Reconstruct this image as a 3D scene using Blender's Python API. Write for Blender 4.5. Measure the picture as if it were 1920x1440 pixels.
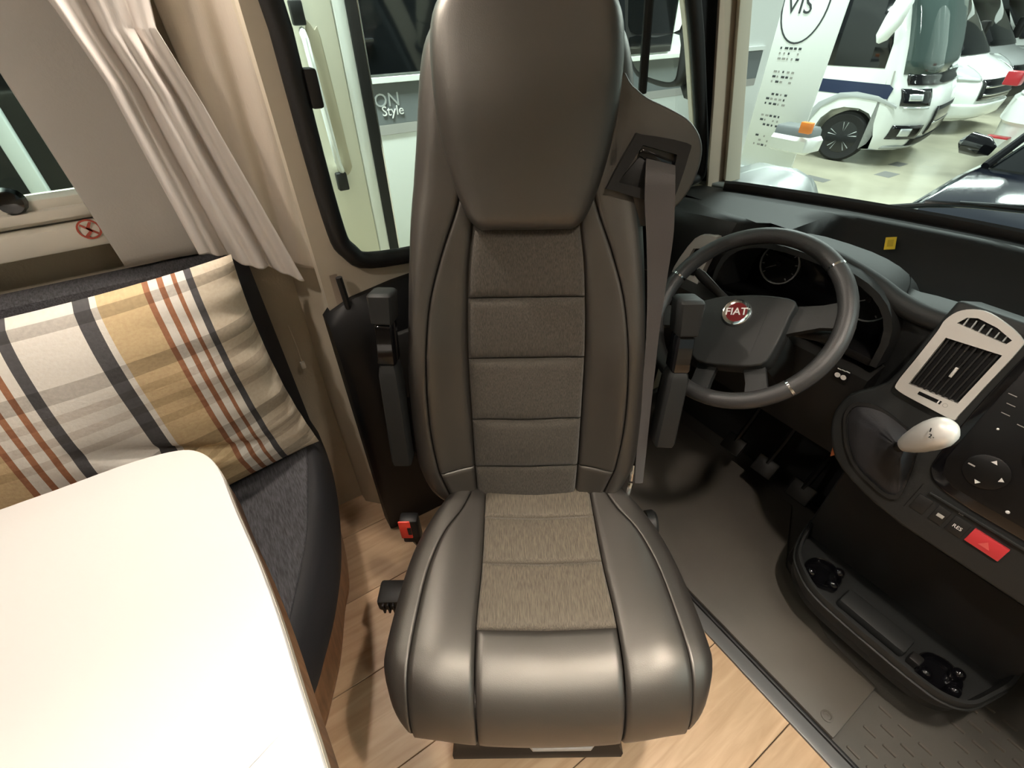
import bpy, bmesh, math, random
from mathutils import Vector, Matrix, Quaternion
random.seed(7)
V = Vector
for o in list(bpy.data.objects): bpy.data.objects.remove(o)
S = bpy.context.scene
COL = S.collection
PI = math.pi

# ------------------------------------------------------------------ camera
# world: X = vehicle forward, Y = vehicle left, Z = up, z = 0 the living-area floor
YAW, PITCH, ROLL, CH, FPX = math.radians(57.6), math.radians(39.27), math.radians(-0.8), 1.33, 875.0
_f = V((math.cos(YAW)*math.cos(PITCH), math.sin(YAW)*math.cos(PITCH), -math.sin(PITCH)))
_r = V((math.sin(YAW), -math.cos(YAW), 0)); _u = _r.cross(_f)
CR = math.cos(ROLL)*_r + math.sin(ROLL)*_u; CU = -math.sin(ROLL)*_r + math.cos(ROLL)*_u; CF = _f
CC = V((0, 0, CH))
cam = bpy.data.cameras.new('camera'); cam.sensor_width = 36; cam.lens = FPX/1920*36; cam.clip_start = .02; cam.clip_end = 200
co = bpy.data.objects.new('camera', cam); COL.objects.link(co)
co.matrix_world = Matrix(((CR.x, CU.x, -CF.x, CC.x), (CR.y, CU.y, -CF.y, CC.y), (CR.z, CU.z, -CF.z, CC.z), (0, 0, 0, 1)))
S.camera = co

# ------------------------------------------------------------------ world, hall light, exposure
w = bpy.data.worlds.new('world'); S.world = w; w.use_nodes = True
w.node_tree.nodes['Background'].inputs[0].default_value = (.80, .95, .90, 1)
w.node_tree.nodes['Background'].inputs[1].default_value = .30
S.view_settings.view_transform = 'Standard'; S.view_settings.look = 'None'
S.view_settings.exposure = 0; S.view_settings.gamma = 1; S.view_settings.use_curve_mapping = False

def area(name, loc, size, power, color, sizey=None, target=None, shape=None, spread=None):
    l = bpy.data.lights.new(name, 'AREA'); l.energy = power; l.color = color; l.size = size
    if sizey: l.shape = 'RECTANGLE'; l.size_y = sizey
    if shape: l.shape = shape
    if spread: l.spread = math.radians(spread)
    o = bpy.data.objects.new(name, l); COL.objects.link(o); o.location = loc
    d = (V(target) - V(loc)) if target else V((0, 0, -1))
    o.rotation_euler = d.to_track_quat('-Z', 'Y').to_euler()
    return o
HALL = (.86, 1.0, .93)
for hx, hy, e in ((6.4, 4.2, 430), (6.5, 8.5, 360), (11.5, 1.5, 700), (14.5, 6, 600)):
    area('hall_light', (hx, hy, 4.6), .5, e, HALL, sizey=3.4)
area('hall_light', (-.1, 1.62, 3.6), 2.2, 480, HALL, sizey=.4)
area('hall_light', (2.5, -4.5, 4.4), .5, 400, HALL, sizey=3.4)

# ------------------------------------------------------------------ pixel -> point at a known depth
def ray(px, py): return CR*((px-960)/FPX) + CU*((720-py)/FPX) + CF
def atx(px, py, v): d = ray(px, py); return CC + d*((v-CC.x)/d.x)
def aty(px, py, v): d = ray(px, py); return CC + d*((v-CC.y)/d.y)
def atz(px, py, v): d = ray(px, py); return CC + d*((v-CC.z)/d.z)

# ------------------------------------------------------------------ materials
MATS = {}
def nt(m): return m.node_tree.nodes, m.node_tree.links
def mat(name, col, rough=.5, metal=0, bump=None, vary=0, spec=.5, coat=0, sheen=0, trans=0, emit=None, stretch=(1, 1, 1), vscale=6):
    m = bpy.data.materials.new(name); m.use_nodes = True; N, L = nt(m); b = N['Principled BSDF']
    b.inputs['Base Color'].default_value = (*col, 1); b.inputs['Roughness'].default_value = rough; b.inputs['Metallic'].default_value = metal
    b.inputs['Specular IOR Level'].default_value = spec
    if coat: b.inputs['Coat Weight'].default_value = coat; b.inputs['Coat Roughness'].default_value = .05
    if sheen: b.inputs['Sheen Weight'].default_value = sheen
    if emit: b.inputs['Emission Color'].default_value = (*emit[0], 1); b.inputs['Emission Strength'].default_value = emit[1]
    tc = N.new('ShaderNodeTexCoord'); mp = N.new('ShaderNodeMapping'); mp.inputs['Scale'].default_value = stretch
    L.new(tc.outputs['Object'], mp.inputs[0])
    if bump:
        sc, st, dist = bump
        n = N.new('ShaderNodeTexNoise'); n.inputs['Scale'].default_value = sc; n.inputs['Detail'].default_value = 3
        L.new(mp.outputs[0], n.inputs[0])
        bp = N.new('ShaderNodeBump'); bp.inputs['Strength'].default_value = st; bp.inputs['Distance'].default_value = dist
        L.new(n.outputs[0], bp.inputs['Height']); L.new(bp.outputs[0], b.inputs['Normal'])
    if vary:
        n2 = N.new('ShaderNodeTexNoise'); n2.inputs['Scale'].default_value = vscale; n2.inputs['Detail'].default_value = 4
        L.new(mp.outputs[0], n2.inputs[0])
        r = N.new('ShaderNodeValToRGB')
        r.color_ramp.elements[0].position = .3; r.color_ramp.elements[1].position = .7
        r.color_ramp.elements[0].color = (*[c*(1-vary) for c in col], 1); r.color_ramp.elements[1].color = (*[min(1, c*(1+vary)) for c in col], 1)
        L.new(n2.outputs[0], r.inputs[0]); L.new(r.outputs[0], b.inputs['Base Color'])
    MATS[name] = m; return m
mat('leather', (.023, .020, .018), .44, bump=(900, .3, .0006), spec=.95); MATS['leather'].node_tree.nodes['Principled BSDF'].inputs['IOR'].default_value = 1.66; MATS['leather'].node_tree.nodes['Principled BSDF'].inputs['Specular Tint'].default_value = (1, .96, .88, 1)
mat('leather_grey', (.030, .029, .029), .45, bump=(420, .3, .0012))
mat('seat_fabric', (.065, .056, .044), .8, bump=(60, .9, .002), vary=.45, stretch=(11, 11, .8), vscale=60, sheen=.2)
mat('cushion_fabric', (.115, .096, .070), .62, bump=(60, .9, .002), vary=.45, stretch=(11, .8, 11), vscale=60, sheen=.2)
mat('bench_fabric', (.055, .055, .062), .85, bump=(60, .8, .002), vary=.5, stretch=(7, .8, 7), vscale=60)
mat('bench_dark', (.016, .016, .019), .7, bump=(300, .3, .001))
mat('plastic_dark', (.012, .0115, .011), .5, bump=(500, .25, .0006), spec=.35)
mat('plastic_dash', (.017, .018, .018), .55, bump=(450, .3, .0007), spec=.3)
mat('plastic_black', (.005, .005, .0055), .45, spec=.3)
mat('gloss_black', (.004, .004, .005), .12, coat=.4)
mat('rubber_black', (.006, .006, .006), .55)
mat('belt', (.055, .048, .046), .6, bump=(30, .5, .0006), stretch=(40, 40, 1), sheen=.3)
mat('chrome', (.85, .85, .86), .12, metal=1)
mat('silver', (.62, .60, .57), .42, metal=.35, spec=.6)
mat('knob_silver', (.78, .77, .74), .35, metal=.25)
mat('red_plastic', (.75, .055, .035), .4)
mat('hazard_red', (.50, .035, .042), .4)
mat('hazard_mark', (.62, .10, .09), .4)
mat('emblem_red', (.14, .008, .010), .35, coat=.2)
mat('white_print', (.75, .74, .72), .5)
mat('yellow', (.75, .55, .03), .6)
mat('sticker_ink', (.55, .38, .02), .6)
mat('orange_strip', (.40, .12, .04), .6)
mat('table_white', (.88, .855, .84), .32)
mat('table_edge', (.62, .55, .45), .4)
mat('table_wood', (.24, .12, .06), .45, vary=.35, stretch=(2, 14, 2))
mat('beige_wall', (.50, .44, .34), .8, bump=(160, .5, .002), vary=.06)
mat('beige_trim', (.58, .52, .42), .5)
mat('beige_plastic', (.44, .36, .28), .55)
mat('cream_frame', (.72, .68, .60), .45)
mat('curtain_panel', (.44, .42, .39), .9, bump=(250, .3, .001))
mat('curtain_sheer', (.70, .655, .62), .9, bump=(40, .5, .001), stretch=(20, 20, 1))
mat('curtain_sand', (.56, .50, .43), .9, bump=(40, .5, .001), stretch=(20, 20, 1))
mat('mat_rubber', (.070, .066, .058), .6, bump=(350, .35, .001), vary=.12)
mat('mat_hatch', (.085, .076, .064), .55, bump=(350, .3, .0008), vary=.10)
mat('strip_grey', (.10, .10, .10), .4)
mat('carpet_dark', (.012, .012, .012), .95)
mat('rv_white', (.80, .83, .80), .25, coat=.4)
mat('rv_cream', (.74, .72, .60), .4)
mat('rv_grey', (.16, .175, .18), .35)
mat('rv_lightgrey', (.36, .35, .33), .4)
mat('rv_silver', (.45, .47, .47), .35, metal=.3)
mat('rv_blue', (.006, .016, .06), .3, coat=.3)
mat('dark_glass', (.006, .007, .008), .06, coat=.3)
mat('green_glass', (.05, .075, .07), .05, coat=.4)
mat('tyre', (.01, .01, .01), .75)
mat('car_navy', (.006, .008, .016), .10, coat=1)
mat('lamp_orange', (.85, .25, .05), .3)
mat('lamp_red', (.45, .02, .03), .3)
mat('lamp_clear', (.7, .74, .74), .08, metal=.5)
mat('hall_floor', (.40, .38, .29), .22, bump=(2.2, .12, .01), vary=.14, vscale=1.3, spec=.5)
mat('hall_wall', (.30, .32, .31), .8)
mat('drain', (.16, .16, .15), .6)
mat('banner', (.84, .87, .84), .6)
mat('print_dark', (.05, .055, .06), .6)
mat('mirror', (.9, .92, .9), .02, metal=1)
mat('bonnet_grey', (.20, .22, .215), .3, coat=.4)
mat('ceiling', (.62, .58, .52), .8)

def glass(name, tint=(.95, .98, .97), refl=.06):
    m = bpy.data.materials.new(name); m.use_nodes = True; N, L = nt(m)
    for n in list(N):
        if n.type != 'OUTPUT_MATERIAL': N.remove(n)
    out = [n for n in N if n.type == 'OUTPUT_MATERIAL'][0]
    t = N.new('ShaderNodeBsdfTransparent'); t.inputs[0].default_value = (*tint, 1)
    g = N.new('ShaderNodeBsdfGlossy'); g.inputs['Roughness'].default_value = .02
    fr = N.new('ShaderNodeFresnel'); fr.inputs[0].default_value = 1.25
    mx = N.new('ShaderNodeMixShader'); L.new(fr.outputs[0], mx.inputs[0]); L.new(t.outputs[0], mx.inputs[1]); L.new(g.outputs[0], mx.inputs[2]); L.new(mx.outputs[0], out.inputs[0])
    MATS[name] = m
glass('clear_glass'); glass('window_glass', (.75, .80, .78))

def wood():
    m = bpy.data.materials.new('oak_plank'); m.use_nodes = True; N, L = nt(m); b = N['Principled BSDF']
    tc = N.new('ShaderNodeTexCoord'); oi = N.new('ShaderNodeObjectInfo')
    ad = N.new('ShaderNodeVectorMath'); ad.operation = 'MULTIPLY_ADD'
    cb = N.new('ShaderNodeCombineXYZ'); L.new(oi.outputs['Random'], cb.inputs[0]); L.new(oi.outputs['Random'], cb.inputs[1])
    L.new(cb.outputs[0], ad.inputs[0]); ad.inputs[1].default_value = (7, 13, 0); L.new(tc.outputs['Object'], ad.inputs[2])
    mp = N.new('ShaderNodeMapping'); mp.inputs['Scale'].default_value = (1.6, 16, 1); L.new(ad.outputs[0], mp.inputs[0])
    n = N.new('ShaderNodeTexNoise'); n.inputs['Scale'].default_value = 2.6; n.inputs['Detail'].default_value = 7; n.inputs['Distortion'].default_value = 1.1
    L.new(mp.outputs[0], n.inputs[0])
    r = N.new('ShaderNodeValToRGB'); e = r.color_ramp.elements
    e[0].position = .32; e[0].color = (.40, .26, .15, 1); e[1].position = .68; e[1].color = (.52, .36, .225, 1)
    L.new(n.outputs[0], r.inputs[0])
    hs = N.new('ShaderNodeHueSaturation'); mr = N.new('ShaderNodeMapRange'); mr.inputs[3].default_value = .82; mr.inputs[4].default_value = 1.12
    L.new(oi.outputs['Random'], mr.inputs[0]); L.new(mr.outputs[0], hs.inputs['Value']); L.new(r.outputs[0], hs.inputs['Color']); L.new(hs.outputs[0], b.inputs['Base Color'])
    b.inputs['Roughness'].default_value = .42
    bp = N.new('ShaderNodeBump'); bp.inputs['Strength'].default_value = .15; bp.inputs['Distance'].default_value = .002; L.new(n.outputs[0], bp.inputs['Height']); L.new(bp.outputs[0], b.inputs['Normal'])
    MATS['oak'] = m
wood()

def plaid():
    m = bpy.data.materials.new('plaid_cotton'); m.use_nodes = True; N, L = nt(m); b = N['Principled BSDF']
    uv = N.new('ShaderNodeTexCoord'); sp = N.new('ShaderNodeSeparateXYZ'); L.new(uv.outputs['UV'], sp.inputs[0])
    def ramp(out, stops):
        r = N.new('ShaderNodeValToRGB'); cr = r.color_ramp; cr.interpolation = 'CONSTANT'
        cr.elements[0].position = 0; cr.elements[0].color = (*stops[0][1], 1); cr.elements[1].position = stops[1][0]; cr.elements[1].color = (*stops[1][1], 1)
        for p, c in stops[2:]:
            e = cr.elements.new(p); e.color = (*c, 1)
        L.new(out, r.inputs[0]); return r.outputs[0]
    W, CRM, DK, BR, TAN, G = (.80, .76, .70), (.66, .58, .46), (.085, .083, .088), (.36, .16, .085), (.66, .50, .29), (.70, .69, .69)
    u = [(0, CRM), (0.118, DK), (0.140, W), (0.161, BR), (0.175, W), (0.198, BR), (0.213, W), (0.236, BR), (0.251, TAN), (0.368, W), (0.385, DK), (0.425, W), (0.573, DK), (0.601, W), (0.623, BR), (0.639, W), (0.665, BR), (0.681, W), (0.708, BR), (0.723, TAN), (0.853, W), (0.873, DK)]
    a, c2, one = (.62, .61, .60), (.80, .77, .75), (1, 1, 1)
    v = [(0, one), (.02, a), (.055, one), (.22, a), (.275, one), (.315, c2), (.345, one), (.385, c2), (.415, one), (.455, c2), (.485, one), (.60, a), (.665, one), (.70, c2), (.72, one), (.745, c2), (.765, one), (.79, c2), (.81, one), (.90, a), (.95, one)]
    cu = ramp(sp.outputs[0], u); cv = ramp(sp.outputs[1], v)
    mx = N.new('ShaderNodeMix'); mx.data_type = 'RGBA'; mx.blend_type = 'MULTIPLY'; mx.inputs[0].default_value = 1
    L.new(cu, mx.inputs[6]); L.new(cv, mx.inputs[7])
    n = N.new('ShaderNodeTexNoise'); n.inputs['Scale'].default_value = 90; L.new(uv.outputs['UV'], n.inputs[0])
    m2 = N.new('ShaderNodeMix'); m2.data_type = 'RGBA'; m2.blend_type = 'OVERLAY'; m2.inputs[0].default_value = .22
    L.new(mx.outputs[2], m2.inputs[6]); L.new(n.outputs[0], m2.inputs[7]); L.new(m2.outputs[2], b.inputs['Base Color'])
    b.inputs['Roughness'].default_value = .9
    bp = N.new('ShaderNodeBump'); bp.inputs['Strength'].default_value = .3; bp.inputs['Distance'].default_value = .002; L.new(n.outputs[0], bp.inputs['Height']); L.new(bp.outputs[0], b.inputs['Normal'])
    MATS['plaid'] = m
plaid()

# ------------------------------------------------------------------ object helpers
WM = {}
def thing(name, label, cat, loc=(0, 0, 0), rotz=0, group=None, kind=None):
    o = bpy.data.objects.new(name, None); COL.objects.link(o); o.location = loc; o.rotation_euler = (0, 0, rotz); o.empty_display_size = .05
    WM[o] = Matrix.Translation(V(loc)) @ Matrix.Rotation(rotz, 4, 'Z')
    tag(o, label, cat, group, kind); return o
def tag(o, label=None, cat=None, group=None, kind=None):
    if label: o['label'] = label
    if cat: o['category'] = cat
    if group: o['group'] = group
    if kind: o['kind'] = kind
    return o
def link(name, me, m, parent=None, local=False, sharp=40):
    o = bpy.data.objects.new(name, me); COL.objects.link(o)
    if m: me.materials.append(MATS[m])
    me.shade_smooth(); me.set_sharp_from_angle(angle=math.radians(sharp))
    WM[o] = Matrix.Identity(4)
    if parent:
        o.parent = parent
        if local: WM[o] = WM[parent].copy()
        else: o.matrix_parent_inverse = WM[parent].inverted()
    return o
def bmobj(name, bm, m, parent=None, local=False, sharp=40):
    bmesh.ops.recalc_face_normals(bm, faces=bm.faces)
    me = bpy.data.meshes.new(name); bm.to_mesh(me); bm.free()
    return link(name, me, m, parent, local, sharp)
def raw(name, vs, fs, m, parent=None, local=False, sharp=40):
    bm = bmesh.new(); v = [bm.verts.new(p) for p in vs]
    for f in fs:
        try: bm.faces.new([v[i] for i in f])
        except ValueError: pass
    return bmobj(name, bm, m, parent, local, sharp)
def bevel_bm(bm, r, seg=2, angle=30):
    if r <= 0: return
    ed = [e for e in bm.edges if len(e.link_faces) == 2 and e.calc_face_angle(0) > math.radians(angle)]
    bmesh.ops.bevel(bm, geom=ed, offset=r, segments=seg, affect='EDGES', clamp_overlap=True, profile=.5)
def box(name, lo, hi, m, parent=None, bev=.004, seg=2, local=False, frame=None):
    bm = bmesh.new(); bmesh.ops.create_cube(bm, size=1)
    c = (V(lo)+V(hi))/2; s = V(hi)-V(lo)
    for v in bm.verts: v.co = V((v.co.x*s.x+c.x, v.co.y*s.y+c.y, v.co.z*s.z+c.z))
    bmesh.ops.recalc_face_normals(bm, faces=bm.faces); bevel_bm(bm, bev, seg)
    if frame: bmesh.ops.transform(bm, matrix=frame, verts=bm.verts)
    return bmobj(name, bm, m, parent, local)
def fr(o, x, y):            # frame with given x and y axes
    x = V(x).normalized(); z = x.cross(V(y)).normalized(); y = z.cross(x)
    return Matrix(((x.x, y.x, z.x, o[0]), (x.y, y.y, z.y, o[1]), (x.z, y.z, z.z, o[2]), (0, 0, 0, 1)))
def cr(pts, n=6, closed=False):
    P = [V(p) for p in pts]; N = len(P); out = []
    rng = range(N if closed else N-1)
    for i in rng:
        p1, p2 = P[i], P[(i+1) % N]
        p0 = P[(i-1) % N] if (closed or i > 0) else p1*2-p2
        p3 = P[(i+2) % N] if (closed or i+2 < N) else p2*2-p1
        for k in range(n):
            t = k/n
            out.append(.5*((2*p1)+(p2-p0)*t+(2*p0-5*p1+4*p2-p3)*t*t+(3*p1-p0-3*p2+p3)*t**3))
    if not closed: out.append(P[-1])
    return out
def loft(name, rings, m, parent=None, local=False, caps=True, closed=True, sharp=40):
    bm = bmesh.new(); R = [[bm.verts.new(p) for p in r] for r in rings]; n = len(R[0])
    for a, b in zip(R, R[1:]):
        for i in range(n if closed else n-1):
            j = (i+1) % n
            try: bm.faces.new((a[i], a[j], b[j], b[i]))
            except ValueError: pass
    if caps:
        for r in (R[0], R[-1]):
            try: bm.faces.new(r)
            except ValueError: pass
    return bmobj(name, bm, m, parent, local, sharp)
def tube_rings(path, rad, n=10, flat=1, closed=False, up=None):
    P = [V(p) for p in path]; rings = []; prev = None
    for i, p in enumerate(P):
        if closed: t = P[(i+1) % len(P)] - P[i-1]
        else: t = P[min(i+1, len(P)-1)] - P[max(i-1, 0)]
        t.normalize()
        a = (V(up) if up else (prev if prev else V((0, 0, 1)) if abs(t.z) < .9 else V((1, 0, 0))))
        a = a - t*a.dot(t); a.normalize(); b = t.cross(a); prev = a
        r = rad[i] if isinstance(rad, (list, tuple)) else rad
        rings.append([p + a*math.cos(2*PI*k/n)*r + b*math.sin(2*PI*k/n)*r*flat for k in range(n)])
    return rings
def tube(name, path, rad, m, parent=None, n=10, flat=1, closed=False, local=False, up=None):
    r = tube_rings(path, rad, n, flat, closed, up)
    if closed: r = r + [r[0]]
    bm_caps = not closed
    o = loft(name, r, m, parent, local, bm_caps)
    if closed:
        bm = bmesh.new(); bm.from_mesh(o.data); bmesh.ops.remove_doubles(bm, verts=bm.verts, dist=1e-6); bmesh.ops.recalc_face_normals(bm, faces=bm.faces); bm.to_mesh(o.data); bm.free(); o.data.shade_smooth()
    return o
def slab(name, outline, depth, m, parent=None, bev=.003, seg=2, n=None, local=False):   # coplanar 3-D outline pushed back along -n
    P = [V(p) for p in outline]
    if n is None:
        n = V((0, 0, 0))
        for i in range(len(P)): n += P[i].cross(P[(i+1) % len(P)])
    n = V(n).normalized()
    bm = bmesh.new(); v = [bm.verts.new(p) for p in P]; f = bm.faces.new(v)
    r = bmesh.ops.extrude_face_region(bm, geom=[f])
    bmesh.ops.translate(bm, verts=[g for g in r['geom'] if isinstance(g, bmesh.types.BMVert)], vec=-n*depth)
    bmesh.ops.recalc_face_normals(bm, faces=bm.faces); bevel_bm(bm, bev, seg)
    return bmobj(name, bm, m, parent, local)
def frame_slab(name, outer, holes, depth, n, m, parent=None, local=False):
    bm = bmesh.new(); n = V(n).normalized(); loops = []
    for lp in [outer]+holes:
        vs = [bm.verts.new(V(p)) for p in lp]; es = [bm.edges.new((vs[i], vs[(i+1) % len(vs)])) for i in range(len(vs))]; loops.append((vs, es))
    bmesh.ops.triangle_fill(bm, edges=[e for _, es in loops for e in es], use_beauty=True, normal=n)
    r = bmesh.ops.extrude_face_region(bm, geom=bm.faces[:])
    bmesh.ops.translate(bm, verts=[g for g in r['geom'] if isinstance(g, bmesh.types.BMVert)], vec=-n*depth)
    return bmobj(name, bm, m, parent, local, 30)
def text(name, body, size, origin, x, y, m, parent=None, ext=.0008, bold=0, local=False, align='CENTER'):
    c = bpy.data.curves.new(name, 'FONT'); c.body = body; c.size = size; c.extrude = ext; c.offset = bold; c.align_x = align; c.align_y = 'CENTER'; c.resolution_u = 3
    o = bpy.data.objects.new(name, c); COL.objects.link(o); bpy.context.view_layer.update()
    me = bpy.data.meshes.new_from_object(o.evaluated_get(bpy.context.evaluated_depsgraph_get())); bpy.data.objects.remove(o); me.name = name
    me.transform(fr(origin, x, y)); me.materials.clear()
    return link(name, me, m, parent, local)
def lathe(name, prof, origin, axis, m, parent=None, n=24, local=False):     # prof: (radius, height along axis)
    a = V(axis).normalized(); t = V((0, 0, 1)) if abs(a.z) < .9 else V((1, 0, 0)); x = a.cross(t).normalized(); y = a.cross(x)
    o = V(origin)
    rings = [[o + a*h + (x*math.cos(2*PI*k/n)+y*math.sin(2*PI*k/n))*max(r, 1e-4) for k in range(n)] for r, h in prof]
    return loft(name, rings, m, parent, local)
def interp(tab, t):
    if t <= tab[0][0]: return tab[0][1]
    for (a, x), (b, y) in zip(tab, tab[1:]):
        if t <= b: k = (t-a)/(b-a); return x+(y-x)*k
    return tab[-1][1]
def smooth_tab(tab, n=8):
    p = cr([(a, b, 0) for a, b in tab], n); return [(q.x, q.y) for q in p]
def dup(root, mtx, label=None):       # copy of a thing with its parts and sub-parts
    def cp(o, par):
        c = o.copy(); COL.objects.link(c); c.parent = par
        for ch in list(o.children): cp(ch, c)
        return c
    r = cp(root, None); r.matrix_world = mtx
    if label: r['label'] = label
    return r

# ================================================================== THE SETTING
floor = box('floor', (-2.4, -1.2, -.06), (.745, 1.17, -.012), 'plastic_black', bev=0); tag(floor, 'oak-look plank floor of the living area', 'floor', kind='structure')
ky = -1.2; row = 0
PW = .2145
edges = [.585 + PW*k for k in range(-9, 4)]
meshes = {}
for i, (a, b) in enumerate(zip(edges, edges[1:])):
    lo, hi = max(a, -1.2), min(b, 1.17)
    if hi - lo < .02: continue
    off = [.0, .47, .23, .61, .12, .38][i % 6]; x = -2.4 - off*1.2
    while x < .745:
        x0, x1 = max(x, -2.4), min(x+1.22, .742)
        if x1 - x0 > .03 and not (x1 < -.9):
            box('plank', (x0+.0008, lo+.0008, -.012), (x1-.0008, hi-.0008, 0), 'oak', floor, bev=.0012, seg=1)
        x += 1.22
# cab floor
cabf = box('floor', (.745, -1.2, -.06), (1.9, 1.0, -.004), 'mat_rubber', bev=0); cabf.name = 'floor_cab'
tag(cabf, 'dark grey rubber cab floor covering in front of the wood planks', 'floor', kind='structure')
box('edge_strip', (.728, -1.2, -.01), (.766, .98, .007), 'strip_grey', cabf, bev=.003)
tag(box('edge_lip', (.766, -1.2, -.01), (.776, .98, .012), 'rubber_black', cabf, bev=.003), 'black rubber lip')
hp = slab('floor_hatch', [V((.780, .85, .012)), V((.780, -.130, .012)), V((.972, -.130, .012)), V((.985, .0, .012)), V((1.08, .18, .012)), V((1.3, .3, .012)), V((1.3, .85, .012))], .02, 'mat_hatch', cabf, .004)
lathe('floor_stud', [(.011, 0), (.013, .002), (.013, .004), (.009, .005), (.008, .0035), (.003, .004), (.0001, .0045)], (.809, -.097, .011), (0, 0, 1), 'mat_hatch', cabf)
dm = None
for i in range(11):
    for j in range(15):
        x = .80 + i*.036; y = -.17 - j*.043 - (.0215 if i % 2 else 0)
        if x > .96 and y > -.26 - (1.1-x)*.3: continue
        if dm is None:
            o = box('tread_bar', (-.003, -.0145, -.006), (.003, .0145, .003), 'mat_hatch', cabf, bev=.002); dm = o.data
        else:
            o = bpy.data.objects.new('tread_bar', dm); COL.objects.link(o); o.parent = cabf
        o.location = (x, y, -.002)
# left wall of living area, with a window hole
WY = 1.15
wl = frame_slab('wall_left', [(-2.4, WY, -.05), (.12, WY, -.05), (.12, WY, 1.95), (-2.4, WY, 1.95)], [[(-1.3, WY, 1.075), (-.02, WY, 1.075), (-.02, WY, 1.68), (-1.3, WY, 1.68)]], .04, (0, -1, 0), 'beige_wall')
tag(wl, 'beige textured side wall beside the bench', 'wall', kind='structure')
tag(box('wall_rear', (-2.44, -1.2, -.05), (-2.4, 1.19, 1.95), 'beige_wall', bev=0), 'beige rear partition wall', 'wall', kind='structure')
tag(frame_slab('wall_right', [(-2.4, -1.2, -.05), (1.9, -1.2, -.05), (1.6, -1.2, .9), (.7, -1.2, 1.95), (-2.4, -1.2, 1.95)], [[(.25, -1.2, .92), (1.25, -1.2, .92), (.75, -1.2, 1.6), (.25, -1.2, 1.6)]], .04, (0, 1, 0), 'beige_wall'), 'beige side wall opposite the bench', 'wall', kind='structure')
tag(box('ceiling', (-2.44, -1.24, 1.95), (.72, 1.19, 1.99), 'ceiling', bev=0), 'pale ceiling of the living area', 'ceiling', kind='structure')
# window of the living area
win = thing('window_1', 'living-area side window with cream frame and red no-go pictogram sticker', 'window', (-.6, WY, 1.07), kind='structure')
def fb(n, a, b, m='cream_frame', bev=.006): return box(n, a, b, m, win, bev=bev)
fb('frame_bottom', (-1.36, WY-.022, 1.035), (.03, WY+.03, 1.078)); fb('frame_top', (-1.36, WY-.022, 1.66), (.03, WY+.03, 1.72))
fb('frame_side', (-.05, WY-.022, 1.035), (.03, WY+.03, 1.72)); fb('frame_side', (-1.36, WY-.022, 1.035), (-1.28, WY+.03, 1.72))
fb('sill', (-1.40, WY-.050, .992), (.05, WY+.01, 1.034), bev=.008)
fb('blind_cassette', (-1.38, WY-.034, 1.044), (.04, WY-.015, 1.062), bev=.003)
box('pane', (-1.30, WY+.012, 1.06), (-.02, WY+.016, 1.68), 'window_glass', win, bev=0)
kp = aty(20, 376, WY-.02)
loft('latch_knob', tube_rings([kp+V((0, .02, 0)), kp+V((0, .008, 0)), kp+V((0, -.004, 0)), kp+V((0, -.016, 0)), kp+V((0, -.02, 0))], [.01, .016, .022, .018, .005], 14, 1.0, up=(0, 0, 1)), 'gloss_black', win)
st = aty(167, 430, WY-.052)
def ring3(c, x, y, r, n=24): return [c + x*math.cos(2*PI*k/n)*r + y*math.sin(2*PI*k/n)*r for k in range(n)]
X, Y, Z = V((1, 0, 0)), V((0, 1, 0)), V((0, 0, 1))
mat('sticker_red', (.42, .07, .04), .6)
sk = frame_slab('sticker', ring3(st, X, Z, .0175), [ring3(st, X, Z, .0145)], .001, (0, -1, 0), 'sticker_red', win); tag(sk, 'red round pictogram with a crossed-out figure')
slab('sticker_mark', [st+V((-.011, 0, .008)), st+V((-.009, 0, .011)), st+V((.011, 0, -.008)), st+V((.009, 0, -.011))], .001, 'sticker_red', sk, 0, n=(0, -1, 0))
slab('sticker_mark', [st+V((.004, 0, .012)), st+V((-.004, 0, .002)), st+V((-.001, 0, -.003)), st+V((-.010, 0, -.010)), st+V((-.006, 0, -.013)), st+V((.004, 0, -.004)), st+V((.002, 0, .002)), st+V((.008, 0, .011))], .001, 'sticker_red', sk, 0, n=(0, -1, 0))

# side lining between living area and cab (B-pillar)
bp = thing('trim_1', 'smooth beige pillar lining between side wall and cab door', 'trim', (.15, 1.1, 0), kind='structure')
loft('lining', [[V((x0, 1.16, z)), V((x0+.004, 1.118, z)), V((x1-.02, 1.075, z)), V((x1, 1.05, z)), V((x1, 1.16, z))] for z, x0, x1 in ((-.05, .10, .165), (.45, .10, .165), (.80, .11, .17), (.95, .115, .172), (1.35, .11, .166), (1.95, .09, .15))], 'beige_trim', bp)
hk = aty(505, 150, 1.07)
box('blind_catch', hk+V((-.006, -.006, -.055)), hk+V((.006, .006, .055)), 'cream_frame', bp, bev=.003)
tube('pull_cord', [aty(540, 610, 1.12), aty(556, 650, 1.12), aty(567, 682, 1.12)], .0018, 'beige_trim', bp, n=6)
kb = aty(568, 684, 1.118); box('cord_knob', kb-V((.006, .006, .010)), kb+V((.006, .006, .010)), 'cream_frame', bp, bev=.003)
tag(box('trim_2', (.165, 1.0, -.05), (.19, 1.16, .88), 'beige_plastic', bev=.004), 'brown-beige door jamb strip beside the black cab door panel', 'trim', kind='structure')

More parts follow.
